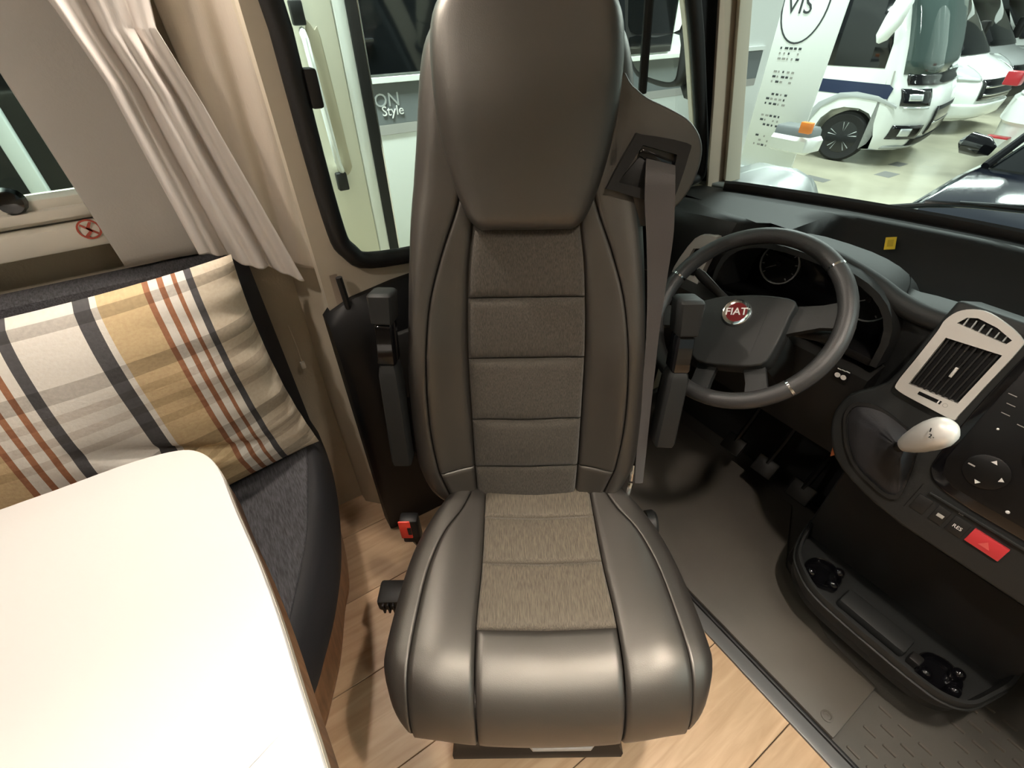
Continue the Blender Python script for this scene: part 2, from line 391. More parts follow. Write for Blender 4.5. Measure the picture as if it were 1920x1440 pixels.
# cab door
DY = 1.0
door = thing('door_1', 'black cab door behind the seat with rubber-framed window', 'door', (.75, DY+.04, 0), kind='structure')
hole = cr([(.205, DY, 1.62), (.200, DY, 1.3), (.204, DY, 1.0), (.222, DY, .92), (.29, DY, .885), (.6, DY, .872), (1.0, DY, .872), (1.30, DY, .885), (1.345, DY, .93), (1.27, DY, 1.12), (1.17, DY, 1.33), (1.0, DY, 1.6), (.6, DY, 1.66)], 5, True)
outer = [(.15, DY, 1.95), (.15, DY, -.1), (1.5, DY, -.1), (1.5, DY, .88), (1.44, DY, .95), (1.27, DY, 1.33), (1.08, DY, 1.7), (.95, DY, 1.95)]
upper = frame_slab('window_surround', outer, [hole], .04, (0, -1, 0), 'beige_trim', door)
tube('window_seal', [V((p.x, DY-.004, p.z)) for p in hole], .019, 'rubber_black', door, n=10, closed=True)
box('pane', (.21, DY+.022, .87), (1.40, DY+.026, 1.66), 'clear_glass', door, bev=0)
tube('quarter_bar', [aty(1204, 175, DY+.01), aty(1217, 0, DY+.01), aty(1224, -110, DY+.01)], .011, 'rubber_black', door, n=8)
# rear latch pieces on the window frame
lt = aty(583, 165, DY); box('window_latch', lt+V((-.01, -.02, -.03)), lt+V((.012, .01, .03)), 'rubber_black', door, bev=.005)
# panel : inside trim of the door, swept section
def sec(x, top, bulge):
    return [V((x, DY+.02, -.1)), V((x, DY-.02, -.1)), V((x, DY-.05-bulge*.3, .05)), V((x, DY-.06-bulge, .25)), V((x, DY-.07-bulge, .5)), V((x, DY-.06-bulge*.5, top-.10)), V((x, DY-.035, top-.02)), V((x, DY-.015, top)), V((x, DY+.02, top))]
loft('door_panel', [sec(.135, .78, -.03), sec(.15, .795, -.01), sec(.20, .815, .0), (sec(.3, .83, .01)), sec(.5, .845, .03), sec(.9, .86, .03), sec(1.3, .86, .0)], 'plastic_black', door)
pk = [V((x, y, z)) for x, y, z in ((.27, .92, .73), (.235, .915, .69), (.23, .90, .62), (.26, .885, .56), (.32, .88, .53), (.55, .875, .55), (.55, .885, .73))]
slab('panel_insert', cr(pk, 4, True), .03, 'plastic_dark', door, .006, n=(0, -1, .2))
slab('speaker_ring', ring3(V((.36, .872, .33)), X, Z, .09), .03, 'plastic_dark', door, .006, n=(0, -1, 0))
sw = [aty(635, 520, DY-.02), aty(648, 560, DY-.02), aty(658, 592, DY-.02)]
tube('lock_rod', sw, .007, 'rubber_black', door, n=8)

# windscreen, A-pillar
ws = thing('window_2', 'cab windscreen with black lower rubber edge', 'window', (1.6, 0, .88), kind='structure')
base = [(1.36, .90), (1.40, .84), (1.51, .58), (1.60, .28), (1.635, -.07), (1.60, -.42), (1.51, -.72), (1.36, -1.04)]
bc = cr([(x, y, 0) for x, y in base], 5)
loft('pane', [[V((p.x-.49*(z-.885), p.y*(1-.04*(z-.885)), z)) for p in bc] for z in (.87, 1.3, 1.75)], 'clear_glass', ws, caps=False, closed=False)
loft('lower_seal', tube_rings([V((p.x-.012, p.y, .886)) for p in bc], .018, 8, .7, up=(0, 0, 1)), 'rubber_black', ws)
ap = thing('trim_3', 'black front pillar with beige pleated-blind channel beside the windscreen', 'trim', (1.35, .95, .88), kind='structure')
def pil(name, pxs, y0, dep, m, bev=.004):
    P = [aty(px, py, y0) for px, py in pxs]; return slab(name, P, dep, m, ap, bev, n=(-.55, -.83, 0))
pil('pillar', [(1298, -250), (1300, 0), (1312, 200), (1318, 345), (1372, 352), (1388, 0), (1395, -250)], .985, .05, 'plastic_black')
pil('blind_channel', [(1352, -250), (1350, 0), (1338, 200), (1326, 362), (1358, 362), (1372, 180), (1384, 0), (1394, -250)], .955, .02, 'beige_plastic')
pil('blind_channel', [(1394, -250), (1388, 0), (1374, 180), (1360, 340), (1386, 360), (1398, 180), (1412, 0), (1424, -250)], .935, .025, 'beige_trim')
tag(box('ceiling_cab', (.70, -1.24, 1.72), (1.25, 1.08, 1.99), 'ceiling', bev=.02), 'cab roof lining above the windscreen', 'ceiling', kind='structure')

# ================================================================== SWIVEL SEAT
seat = thing('swivel_seat', 'black leather and grey fabric swivel cab seat turned towards the living area', 'seat', (.276, .349, 0), math.radians(-32.4))
SZ = .452
def csurf(u, s):       # cushion top skin, local coords; s runs from the back to the front and over the nose
    z = SZ - .010*(max(0, .13-abs(u))/.13)**.7 + .012*math.exp(-((abs(u)-.2)/.05)**2) + .014*min(1, s/.3)
    R0 = .115; k = .345
    if s < k: v = s; dz = 0
    else:
        th = (s-k)/R0
        if th < 1.42: v = k+R0*math.sin(th); dz = R0*(1-math.cos(th))
        else: v = k+R0*math.sin(1.42)+(th-1.42)*R0*.15; dz = R0*(1-math.cos(1.42))+(th-1.42)*R0*.98
    v += -.02*(abs(u)/.27)**3*max(0, min(1, (s-k)/.1))
    return V((u+.010, .24-v, z-dz))
def panel(name, surf, uL, uR, s0, s1, m, parent, edge=(.012, .012, .012, .012), skirt=.02, nu=14, ns=20, puff=0, sbow=0):
    vs = []; fs = []; bor = []
    A = [.5-.5*math.cos(PI*i/nu) for i in range(nu+1)]; B = [.5-.5*math.cos(PI*j/ns) for j in range(ns+1)]
    eps = .002
    for j, b in enumerate(B):
        for i, a in enumerate(A):
            bow = sbow*(1-(2*a-1)**2)
            s = s0 + (s1-s0)*b - bow*(1 if b > .5 else 0)*b
            l, r = uL(s), uR(s); u = l+(r-l)*a
            p = surf(u, s); n = (surf(u+eps, s)-surf(u-eps, s)).cross(surf(u, s+eps)-surf(u, s-eps)).normalized()*SGN[0]
            d = (a*(r-l), (1-a)*(r-l), b*(s1-s0), (1-b)*(s1-s0)); dr = 0
            for dd, rr in zip(d, edge):
                if rr > 0 and dd < rr: dr = max(dr, rr-math.sqrt(max(0, rr*rr-(rr-dd)**2)))
            vs.append((p - n*dr + n*puff*math.sin(PI*a)*math.sin(PI*b), n))
    W = nu+1
    for j in range(ns):
        for i in range(nu): fs.append((j*W+i, j*W+i+1, (j+1)*W+i+1, (j+1)*W+i))
    ring = [i for i in range(W)] + [j*W+nu for j in range(1, ns+1)] + [ns*W+i for i in range(nu-1, -1, -1)] + [j*W for j in range(ns-1, 0, -1)]
    P = [v for v, n in vs]; b0 = len(P)
    P += [vs[i][0]-vs[i][1]*skirt for i in ring]
    for k in range(len(ring)):
        k2 = (k+1) % len(ring); fs.append((ring[k], ring[k2], b0+k2, b0+k))
    return raw(name, P, fs, m, parent, True, 60)
SGN = [1]
t_ = csurf(.002, .1)-csurf(-.002, .1); SGN[0] = 1 if t_.cross(csurf(0, .102)-csurf(0, .098)).z > 0 else -1
ins = smooth_tab([(-.03, .118), (0, .119), (.18, .119), (.31, .124), (.54, .122)])
sm = smooth_tab([(-.03, .150), (.0, .152), (.06, .172), (.12, .204), (.2, .226), (.3, .235), (.4, .238), (.54, .232)])
ol = smooth_tab([(-.03, .196), (.0, .208), (.03, .226), (.07, .247), (.13, .268), (.2, .280), (.3, .288), (.38, .289), (.44, .283), (.48, .272), (.51, .260), (.54, .252)])
cush = box('cushion_core', (-.225, -.19, .345), (.225, .225, .425), 'leather', seat, bev=.03, seg=3, local=True)
seams = (-.02, .068, .18, .312)
for k, (a, b) in enumerate(zip(seams, seams[1:])):
    panel('fabric_panel', csurf, lambda s: -interp(ins, s), lambda s: interp(ins, s), a, b, 'cushion_fabric', cush, (.006, .006, .008, .008), .02, 12, 10, .002)
panel('front_panel', csurf, lambda s: -interp(ins, s), lambda s: interp(ins, s), .312, .535, 'leather', cush, (.007, .007, .010, .02), .02, 14, 18, .003)
for sg in (-1, 1):
    g = (lambda f, h: ((lambda s: f(s)), (lambda s: h(s))))
    inn = (lambda s: interp(ins, s)+.0015); mid = (lambda s: interp(sm, s)); mid2 = (lambda s: interp(sm, s)+.0012); out = (lambda s: interp(ol, s))
    if sg > 0:
        panel('bolster_panel', csurf, inn, mid, -.02, .535, 'leather', cush, (.007, .003, .02, .02), .02, 10, 40, .001)
        panel('bolster_panel', csurf, mid2, out, -.02, .530, 'leather', cush, (.003, .034, .02, .03), .085, 14, 40)
    else:
        panel('bolster_panel', csurf, lambda s: -mid(s), lambda s: -inn(s), -.02, .535, 'leather', cush, (.003, .007, .02, .02), .02, 10, 40, .001)
        panel('bolster_panel', csurf, lambda s: -out(s), lambda s: -mid2(s), -.02, .530, 'leather', cush, (.034, .003, .02, .03), .085, 14, 40)
# under the cushion
loft('seat_pan', [[V((x*k, y*k+.0, z)) for x, y in ((-.20, -.185), (.20, -.185), (.235, -.1), (.22, .22), (-.22, .22), (-.235, -.1))] for z, k in ((.29, .93), (.30, .97), (.33, .98), (.345, .93))], 'plastic_dark', seat, True)
loft('pedestal', [[V((x*k, y*k, z)) for x, y in ((-.19, -.16), (.19, -.16), (.19, .19), (-.19, .19))] for z, k in ((0, 1), (.03, 1), (.05, .95), (.29, .92), (.30, .98))], 'plastic_black', seat, True)
hd = tube('pull_handle', [V((-.025, -.175, .32)), V((-.025, -.205, .318)), V((-.018, -.212, .318)), V((.082, -.212, .318)), V((.09, -.205, .318)), V((.09, -.175, .32))], (.0065), 'rv_lightgrey', seat, n=8, local=True); tag(hd, 'light grey slide handle under the cushion front')
# backrest
REC = math.radians(13.5)
BU = V((0, math.sin(REC), math.cos(REC))); BN = V((0, -math.cos(REC), math.sin(REC)))
BO = V((-.016, .235, .435))
def bsurf(u, h):
    bol = .040*math.exp(-((abs(u)-.205)/.055)**2)*max(0, min(1, (h+.05)/.15))*max(0, min(1, (.68-h)/.3))
    lum = .012*math.exp(-((h-.18)/.12)**2)*max(0, 1-abs(u)/.2)
    head = .022*max(0, min(1, (h-.58)/.1))
    edge = 0
    return BO + V((u, 0, 0)) + BU*h + BN*(bol+lum+head*0)
SGN[0] = 1 if (bsurf(.002, .1)-bsurf(-.002, .1)).cross(bsurf(0, .102)-bsurf(0, .098)).dot(BN) > 0 else -1
bo = smooth_tab([(-.04, .170), (0, .210), (.04, .234), (.1, .252), (.18, .259), (.3, .255), (.45, .237), (.6, .213), (.74, .188), (.83, .174), (.88, .160), (.91, .138), (.935, .10), (.945, .06)])
bi = smooth_tab([(-.04, .112), (.1, .114), (.35, .115), (.475, .110), (.545, .104), (.61, .094), (.68, .088)])
bs = smooth_tab([(-.04, .160), (0, .172), (.1, .190), (.2, .200), (.3, .199), (.4, .190), (.48, .177), (.56, .152), (.63, .124), (.68, .108)])
# shell (back cover)
rings = []
hs = [-.04, -.02, .02, .08, .16, .26, .36, .46, .56, .66, .76, .84, .89, .92, .938, .946]
bmr = []
for h in hs:
    wv = interp(bo, h)-.006
    dep = .095 if h < .9 else .095-.05*((h-.9)/.046)**2
    ring = []
    for k in range(28):
        a = 2*PI*k/28; cx, sy = math.cos(a), math.sin(a)
        ring.append(BO + BU*(h if h < .9 else h) + V((wv*math.copysign(abs(cx)**.45, cx), 0, 0)) - BN*(dep*.5+.012+dep*.5*math.copysign(abs(sy)**.6, sy)))
    rings.append(ring)
shell = loft('backrest_shell', rings, 'leather', seat, True)
hs_ = (-.03, .086, .21, .349, .473, .605)
for a, b in zip(hs_, hs_[1:]):
    panel('fabric_panel', bsurf, lambda s: -interp(bi, s), lambda s: interp(bi, s), a, b, 'seat_fabric', shell, (.010, .010, .012, .012), .02, 12, 12, .004)
for sg in (-1, 1):
    inn = (lambda s: interp(bi, s)+.0015); mid = (lambda s: interp(bs, s)); mid2 = (lambda s: interp(bs, s)+.0012); out = (lambda s: interp(bo, s))
    f = (lambda q: (lambda s: -q(s))) if sg < 0 else (lambda q: q)
    A, B, C2, D = f(inn), f(mid), f(mid2), f(out)
    if sg < 0:
        panel('bolster_panel', bsurf, B, A, -.03, .088, 'leather', shell, (.005, .012, .02, .006), .02, 8, 10)
        panel('bolster_panel', bsurf, B, A, .0895, .66, 'leather', shell, (.005, .014, .006, .01), .02, 10, 34)
        panel('bolster_panel', bsurf, D, C2, -.03, .92, 'leather', shell, (.035, .005, .02, .02), .05, 12, 50)
    else:
        panel('bolster_panel', bsurf, A, B, -.03, .088, 'leather', shell, (.012, .005, .02, .006), .02, 8, 10)
        panel('bolster_panel', bsurf, A, B, .0895, .66, 'leather', shell, (.014, .005, .006, .01), .02, 10, 34)
        panel('bolster_panel', bsurf, C2, D, -.03, .92, 'leather', shell, (.005, .035, .02, .02), .05, 12, 50)
# headrest cushion
hw = smooth_tab([(.598, .080), (.606, .094), (.62, .107), (.645, .118), (.69, .133), (.76, .147), (.84, .152), (.89, .149), (.92, .138), (.94, .118), (.953, .085)])
def hsurf(u, h): return bsurf(0, .66)*0 + BO + V((u, 0, 0)) + BU*h + BN*(.034 + .008*math.exp(-((h-.8)/.1)**2) - .18*u*u*2)
panel('headrest', hsurf, lambda s: -interp(hw, s), lambda s: interp(hw, s), .598, .953, 'leather', seat, (.032, .032, .03, .03), .055, 18, 30, .006)
# belt outlet wing on the image-right shoulder
def bq(px, py, off=0.0):     # point on the backrest plane (local coords) from the photo
    M = WM[seat]; o = M @ (BO + BN*off); n = (M.to_3x3() @ BN); d = ray(px, py)
    return M.inverted() @ (CC + d*((o-CC).dot(n)/d.dot(n)))
wing = cr([bq(1160, 150, .0), bq(1188, 160, .0), bq(1215, 182, .0), bq(1262, 205, .0), bq(1297, 228, .0), bq(1316, 262, .0), bq(1316, 300, .0), bq(1300, 345, .0), bq(1272, 385, .0), bq(1225, 420, 0), bq(1170, 425, .0), bq(1130, 400, .0)], 4, True)
wg = slab('belt_wing', wing, .075, 'leather', seat, .016, 4, n=BN, local=True)
hsg_o = [bq(*p, .014) for p in ((1190, 258), (1203, 252), (1288, 268), (1292, 290), (1262, 378), (1250, 385), (1150, 357), (1142, 345))]
hsg_i = [bq(*p, .014) for p in ((1206, 272), (1270, 290), (1254, 366), (1160, 342))]
frame_slab('outlet_frame', cr(hsg_o, 3, True), [hsg_i], .014, BN, 'plastic_dark', wg, True)
slab('outlet_plate', [bq(*p, .005) for p in ((1198, 295), (1268, 312), (1252, 372), (1156, 345))], .006, 'plastic_dark', wg, .001, n=BN, local=True)
slab('outlet_slot', [bq(*p, .008) for p in ((1200, 281), (1210, 280), (1268, 304), (1265, 314), (1212, 300), (1199, 291))], .004, 'gloss_black', wg, .001, n=BN, local=True)
# seat belt webbing: ribbon from the slot down the backrest side
bl = [((1212, 297), (1266, 310), .012), ((1210, 330), (1266, 335), .026), ((1209, 380), (1265, 385), .028), ((1212, 440), (1262, 445), .028), ((1214, 520), (1250, 525), .030), ((1213, 600), (1238, 604), .030), ((1208, 680), (1229, 684), .028), ((1200, 760), (1220, 764), .026), ((1194, 840), (1212, 842), .02), ((1190, 905), (1205, 905), .012)]
L_ = cr([bq(*a, o) for a, b, o in bl], 4); R_ = cr([bq(*b, o-.012*(i > 3)) for i, (a, b, o) in enumerate(bl)], 4)
nn = BN*.0012
loft('seat_belt', [[a+nn, (a+b)/2+nn*2.2, b+nn, b-nn, a-nn] for a, b in zip(L_, R_)], 'belt', seat, True)
# chrome tongue and anchor hardware at the belt end
for (px, py), (qx, qy), r_ in (((1187, 872), (1183, 900), .0045), ((1183, 905), (1176, 930), .006), ((1170, 925), (1163, 945), .006)):
    tube('belt_anchor', [bq(px, py, .012), bq((px+qx)/2, (py+qy)/2, .018), bq(qx, qy, .014)], r_, 'chrome', seat, n=8, local=True)
# armrests folded up beside the backrest
def arm(sg, top, mid1, mid2, bot):
    P = [bq(*q, .02) for q in (top, mid1, mid2, bot)]
    def seg(a, b, w0, w1, d, m, nm, par):
        t = (b-a).normalized(); side = V((1, 0, 0)); side = (side-t*side.dot(t)).normalized(); nn_ = t.cross(side)
        rg = []
        for k, (s_, f_) in enumerate(((0, .70), (.03, .86), (.10, 1), (.5, 1), (.95, 1), (1, .9))):
            c = a+(b-a)*s_; wv = (w0+(w1-w0)*s_)*f_
            rg.append([c+side*wv*x+nn_*d*f_*y for x, y in ((-1, -.8), (-.8, -1), (.8, -1), (1, -.8), (1, .8), (.8, 1), (-.8, 1), (-1, .8))])
        return loft(nm, rg, m, par, True)
    a0 = seg(P[2], P[3], .019, .021, .026, 'plastic_dash', 'armrest', seat)
    seg(P[1], P[2]+(P[2]-P[1])*.02, .0165, .0175, .024, 'gloss_black', 'armrest_grip', a0)
    seg(P[0], P[1]+(P[1]-P[0])*.02, .023, .020, .030, 'plastic_dash', 'armrest_cap', a0)
arm(-1, (716, 544), (722, 600), (730, 676), (758, 862))
arm(1, (1292, 556), (1282, 622), (1270, 690), (1240, 828))
# buckle and lever on the image-left side
bk = atz(767, 985, .40); Mi = WM[seat].inverted(); b0 = Mi @ bk
bu = box('buckle', b0+V((-.017, -.014, -.05)), b0+V((.024, .014, .033)), 'plastic_black', seat, bev=.005, local=True)
box('buckle_button', b0+V((-.0185, -.0165, -.028)), b0+V((.008, -.012, .035)), 'red_plastic', bu, bev=.003, local=True)
box('buckle_notch', b0+V((.0, -.018, -.012)), b0+V((.0085, -.0155, .014)), 'plastic_black', bu, bev=.001, local=True)
tube('buckle_stalk', [b0+V((.005, 0, -.05)), b0+V((.02, .01, -.12)), V((-.2, b0.y+.02, .26))], .009, 'plastic_black', seat, n=8, local=True)
l0 = Mi @ atz(728, 1112, .22)
lv = box('swivel_lever', l0+V((-.022, -.03, -.03)), l0+V((.06, .03, .012)), 'plastic_dark', seat, bev=.008, local=True)
for k in range(4): box('lever_rib', l0+V((-.008+.012*k, -.036, -.028)), l0+V((-.003+.012*k, -.028, .008)), 'plastic_black', lv, bev=.001, local=True)
lathe('recline_knob', [(.02, 0), (.032, .004), (.034, .02), (.03, .026), (.001, .028)], V((.262, .20, .37)), (1, 0, 0), 'plastic_dark', seat, local=True)

# ceiling spots of the living area (out of frame above the camera)
def spot(x, y, p, label, r=.035, z=1.95, tgt=None, spread=None):
    t = thing('ceiling_spot', label, 'lamp', (x, y, z), group='ceiling spots')
    lathe('spot_ring', [(r+.012, 0), (r+.012, -.006), (r+.002, -.012), (r, -.004), (r, 0)], (x, y, z), (0, 0, 1), 'chrome', t)
    if 'lamp_lens' not in MATS: mat('lamp_lens', (1, .9, .75), .4, emit=((1, .885, .76), 25))
    lathe('spot_lens', [(r, -.0045), (r*.5, -.006), (.0005, -.006)], (x, y, z), (0, 0, 1), 'lamp_lens', t)
    area('spot_light', (x, y, z-.016), r*2, p, (1, .885, .76), shape='DISK', target=tgt, spread=spread)
spot(.42, -.10, 6.5, 'round warm ceiling spot nearest the cab', spread=92)
spot(.66, -.42, 3, 'round warm ceiling spot beside the passenger-side cab wall', spread=100)
spot(-.25, -.50, 7, 'round warm ceiling spot behind the camera', spread=78)
spot(-.66, .40, 6, 'round warm ceiling spot above the table')
spot(.05, 1.02, 9.5, 'round warm reading spot under the locker above the curtains', z=1.76)
tag(box('overhead_locker', (-1.6, .88, 1.765), (.10, 1.145, 1.94), 'ceiling', bev=.01), 'pale overhead locker above the side window', 'locker')

# ================================================================== STEERING WHEEL
sc_ = V((.835, .441, .83)); tl = .748
sn = V((-math.cos(tl), 0, math.sin(tl))); sx = V((0, -1, 0)); sy = V((math.sin(tl), 0, math.cos(tl)))   # sx = right of driver, sy = up in the wheel plane
csx, csy = sx.copy(), sy.copy()
turn = math.radians(27); sx, sy = csx*math.cos(turn)+csy*math.sin(turn), csy*math.cos(turn)-csx*math.sin(turn)     # wheel turned a little to the left
stw = thing('steering_wheel', 'black leather steering wheel with round red emblem on its hub', 'steering wheel', tuple(sc_))
def wp(x, y, z=0): return sc_ + sx*x + sy*y + sn*z
RR = .178
rim = tube('rim', [wp(RR*math.cos(a), RR*math.sin(a)) for a in [2*PI*k/64 for k in range(64)]], .0165, 'leather_grey', stw, n=12, closed=True)
for ad in (33, 147, -52, -128):
    a = math.radians(ad); da = .012
    tube('rim_clip', [wp(RR*math.cos(a+d), RR*math.sin(a+d)) for d in (-da, -da*.4, da*.4, da)], .0172, 'chrome', stw, n=14)
def wslab(nm, pts, z, dep, m, par, bev): return slab(nm, [wp(x, y, z) for x, y in pts], dep, m, par, bev, 3, n=sn)
hub = wslab('hub_pad', [(p.x, p.y) for p in cr([(-.097, .012, 0), (-.05, .030, 0), (.0, .034, 0), (.05, .032, 0), (.098, .020, 0), (.094, -.01, 0), (.078, -.075, 0), (.060, -.108, 0), (0, -.114, 0), (-.060, -.108, 0), (-.080, -.075, 0), (-.096, -.01, 0)], 3, True)], .028, .05, 'plastic_dash', stw, .010)
wslab('hub_seam', [(.056, .000), (.0575, .000), (.040, -.085), (.0385, -.085)], .0286, .002, 'plastic_black', hub, 0)
for s_ in (-1, 1):
    loft('spoke', [[wp(s_*x, y0+d0, z+e) for d0, e in ((-.02-w_, -.012), (-.02-w_, .004), (.0, .008), (.016+w_, .004), (.016+w_, -.012))] for x, y0, z, w_ in ((.05, -.012, .004, .02), (.10, -.006, .0, .008), (.14, .002, -.004, .004), (.172, .004, 0, .008))], 'plastic_dash', stw)
    loft('spoke', [[wp(s_*(x+d0), y, z+e) for d0, e in ((-.016-w_, -.01), (-.016-w_, .004), (.0, .006), (.016+w_, .004), (.016+w_, -.01))] for x, y, z, w_ in ((.030, -.06, .006, .01), (.042, -.10, .002, .004), (.052, -.14, -.002, .003), (.060, -.168, 0, .008))], 'plastic_dash', stw)
em = lathe('emblem', [(.024, 0), (.0285, .002), (.0285, .005), (.0265, .0075), (.0235, .0055)], wp(0, -.004, .026), sn, 'chrome', stw)
lathe('emblem_disc', [(.0245, .003), (.0235, .0052), (.012, .0062), (.0005, .0065)], wp(0, -.004, .026), sn, 'emblem_red', em)
text('emblem_letters', 'FIAT', .021, wp(0, -.004, .0335), sx, sy, 'white_print', em, .0006, .0002)
# steering column
colm = thing('steering_column', 'black steering column shroud behind the wheel with control stalks', 'steering column', tuple(sc_-sn*.1))
def cw(x, y, z): return sc_ + csx*x + csy*y + sn*z
loft('column_shroud', [[cw(x*k, y*k2+.0, z) for x, y in ((-.05, -.04), (-.055, .0), (-.04, .035), (0, .045), (.04, .035), (.055, 0), (.05, -.04), (0, -.055))] for z, k, k2 in ((-.03, .7, .7), (-.04, .95, .95), (-.12, 1.05, 1.1), (-.30, 1.1, 1.2))], 'plastic_dark', colm)
for s_ in (-1, 1):
    tube('stalk', [cw(s_*.04, .02, -.06), cw(s_*.10, .035, -.055), cw(s_*.155, .05, -.045), cw(s_*.172, .054, -.042)], [.008, .010, .013, .010], 'plastic_dark', colm, n=10, flat=.7)

# ================================================================== DASHBOARD
dash = thing('dashboard', 'dark cab dashboard with silver air vents, radio panel and red hazard button', 'dashboard', (1.3, 0, .4))
def xw(y): return interp([(-1.1, 1.36), (-.72, 1.50), (-.42, 1.585), (-.07, 1.62), (.28, 1.585), (.58, 1.50), (.84, 1.385), (.97, 1.33)], y)
def prof(y, xr, zt):      # section with the sunken document shelf behind the ridge
    W = xw(y); k = max(0, min(1, (.585-y)/.05)); xL = W-.09; xN = max(1.20, xr+.045)
    zs = lambda z: .884*(1-k)+z*k
    return [V((W, y, .878)), V((W-.05, y, .882)), V((xL, y, .884)), V((xL-.012, y, zs(.872))), V((xL-.085, y, zs(.79))), V((xN, y, zs(.782))), V((xN-.02, y, zs(.80))), V((xN-.035, y, zs(zt-.01))), V((max(xN-.055, xr+.02), y, zt+.004)), V((xr+.015, y, zt-.002)), V((xr, y, zt-.03)), V((xr+.012, y, zt-.10)), V((xr+.03, y, .66)), V((xr+.02, y, .56)), V((xr+.05, y, .50)), V((xr+.2, y, .44)), V((W, y, .44))]
ys = [(.965, 1.14, .83), (.93, 1.11, .855), (.86, 1.095, .872), (.78, 1.09, .885), (.68, 1.10, .892), (.655, 1.14, .885), (.64, 1.19, .875), (.585, 1.19, .872), (.56, 1.19, .872), (.535, 1.19, .872), (.31, 1.19, .865), (.285, 1.13, .865), (.265, 1.09, .866), (.235, 1.08, .87), (.0, 1.07, .885), (-.3, 1.09, .885), (-.7, 1.12, .885), (-1.1, 1.15, .86)]
body = loft('dash_body', [prof(*a) for a in ys], 'plastic_dash', dash, sharp=50)
# lower knee panel under the column
kn = loft('knee_panel', [[V((x, y, z)) for x, z in ((1.20, .72), (1.085, .715), (1.045, .70), (1.04, .64), (1.07, .52), (1.13, .42), (1.30, .40), (1.30, .72))] for y in (.93, .70, .24)], 'plastic_dark', dash)
# instrument binnacle
def arch(x, ry, rz, zc, n=18, yc=.455): return [V((x, yc+ry*math.copysign(abs(math.cos(PI*k/n))**.75, math.cos(PI*k/n)), zc+rz*math.sin(PI*k/n)**.62)) for k in range(n+1)]
hood = loft('instrument_hood', [arch(1.215, .195, .145, .745), arch(1.17, .205, .158, .743), arch(1.12, .212, .168, .737), arch(1.09, .215, .172, .735), arch(1.055, .213, .172, .73), arch(1.053, .200, .160, .73), arch(1.10, .188, .148, .735), arch(1.165, .180, .140, .735)], 'plastic_dash', dash, caps=False, closed=False)
tube('dash_ridge', cr([(1.105, .47, .893), (1.095, .40, .889), (1.09, .33, .876), (1.085, .27, .860), (1.085, .20, .855), (1.095, .10, .866), (1.105, -.05, .868)], 4), .021, 'plastic_dash', dash, n=10, up=(0, 0, 1))
clu = slab('instrument_cluster', [V((p.x, p.y, p.z)) for p in arch(1.165, .180, .135, .735)], .02, 'gloss_black', dash, .002, n=(-1, 0, .2))
slab('cluster_shelf', [V((1.06, .655, .742)), V((1.06, .255, .742)), V((1.17, .255, .738)), V((1.17, .655, .738))], .02, 'plastic_black', dash, .004, n=(0, 0, 1))
mat('dial_mark', (.35, .35, .34), .5)
for gy, gz, gr in ((.562, .812, .047), (.345, .812, .047)):
    c = V((1.158, gy, gz)); gx = V((0, -1, 0)); gyv = V((.15, 0, 1)).normalized(); gn = V((-1, 0, .15)).normalized()
    g = frame_slab('gauge', ring3(c, gx, gyv, gr+.003, 28), [ring3(c, gx, gyv, gr, 28)], .006, gn, 'rv_silver', dash)
    slab('gauge_face', ring3(c-gn*.004, gx, gyv, gr), .002, 'plastic_black', g, 0, n=gn)
    for k in range(10):
        a = math.radians(225-30*k); p = c+gx*math.cos(a)*gr*.82+gyv*math.sin(a)*gr*.82; q = c+gx*math.cos(a)*gr*.94+gyv*math.sin(a)*gr*.94; tt = (q-p).cross(gn).normalized()*.0012
        slab('gauge_tick', [p-tt-gn*.002, p+tt-gn*.002, q+tt-gn*.002, q-tt-gn*.002], .001, 'dial_mark', g, 0, n=gn)
    a = math.radians(215); p = c; q = c+gx*math.cos(a)*gr*.75+gyv*math.sin(a)*gr*.75; tt = (q-p).cross(gn).normalized()*.0015
    slab('needle', [p-tt, p+tt, q+tt*.4, q-tt*.4], .001, 'dial_mark', g, 0, n=gn); lathe('gauge_cap', [(.007, -.002), (.006, .002), (.001, .003)], c, gn, 'plastic_dark', g, 12)
# side vent at the door end
def dv(px, py, x=1.078): return atx(px, py, x)
so = cr([dv(1303, 447), dv(1330, 443), dv(1344, 452), dv(1318, 505), dv(1296, 560), dv(1283, 566), dv(1254, 556), dv(1252, 540), dv(1264, 500)], 3, True)
si = [dv(1300, 466), dv(1326, 466), dv(1300, 520), dv(1272, 515)]
si2 = [dv(1268, 532), dv(1283, 535), dv(1276, 550), dv(1262, 546)]
sv = frame_slab('side_vent', so, [si, si2], .022, (-1, 0, 0), 'silver', dash)
slab('vent_recess', [p+V((.012, 0, 0)) for p in si], .01, 'plastic_black', sv, 0, n=(-1, 0, 0)); slab('vent_recess', [p+V((.004, 0, 0)) for p in si2], .01, 'plastic_black', sv, 0, n=(-1, 0, 0))
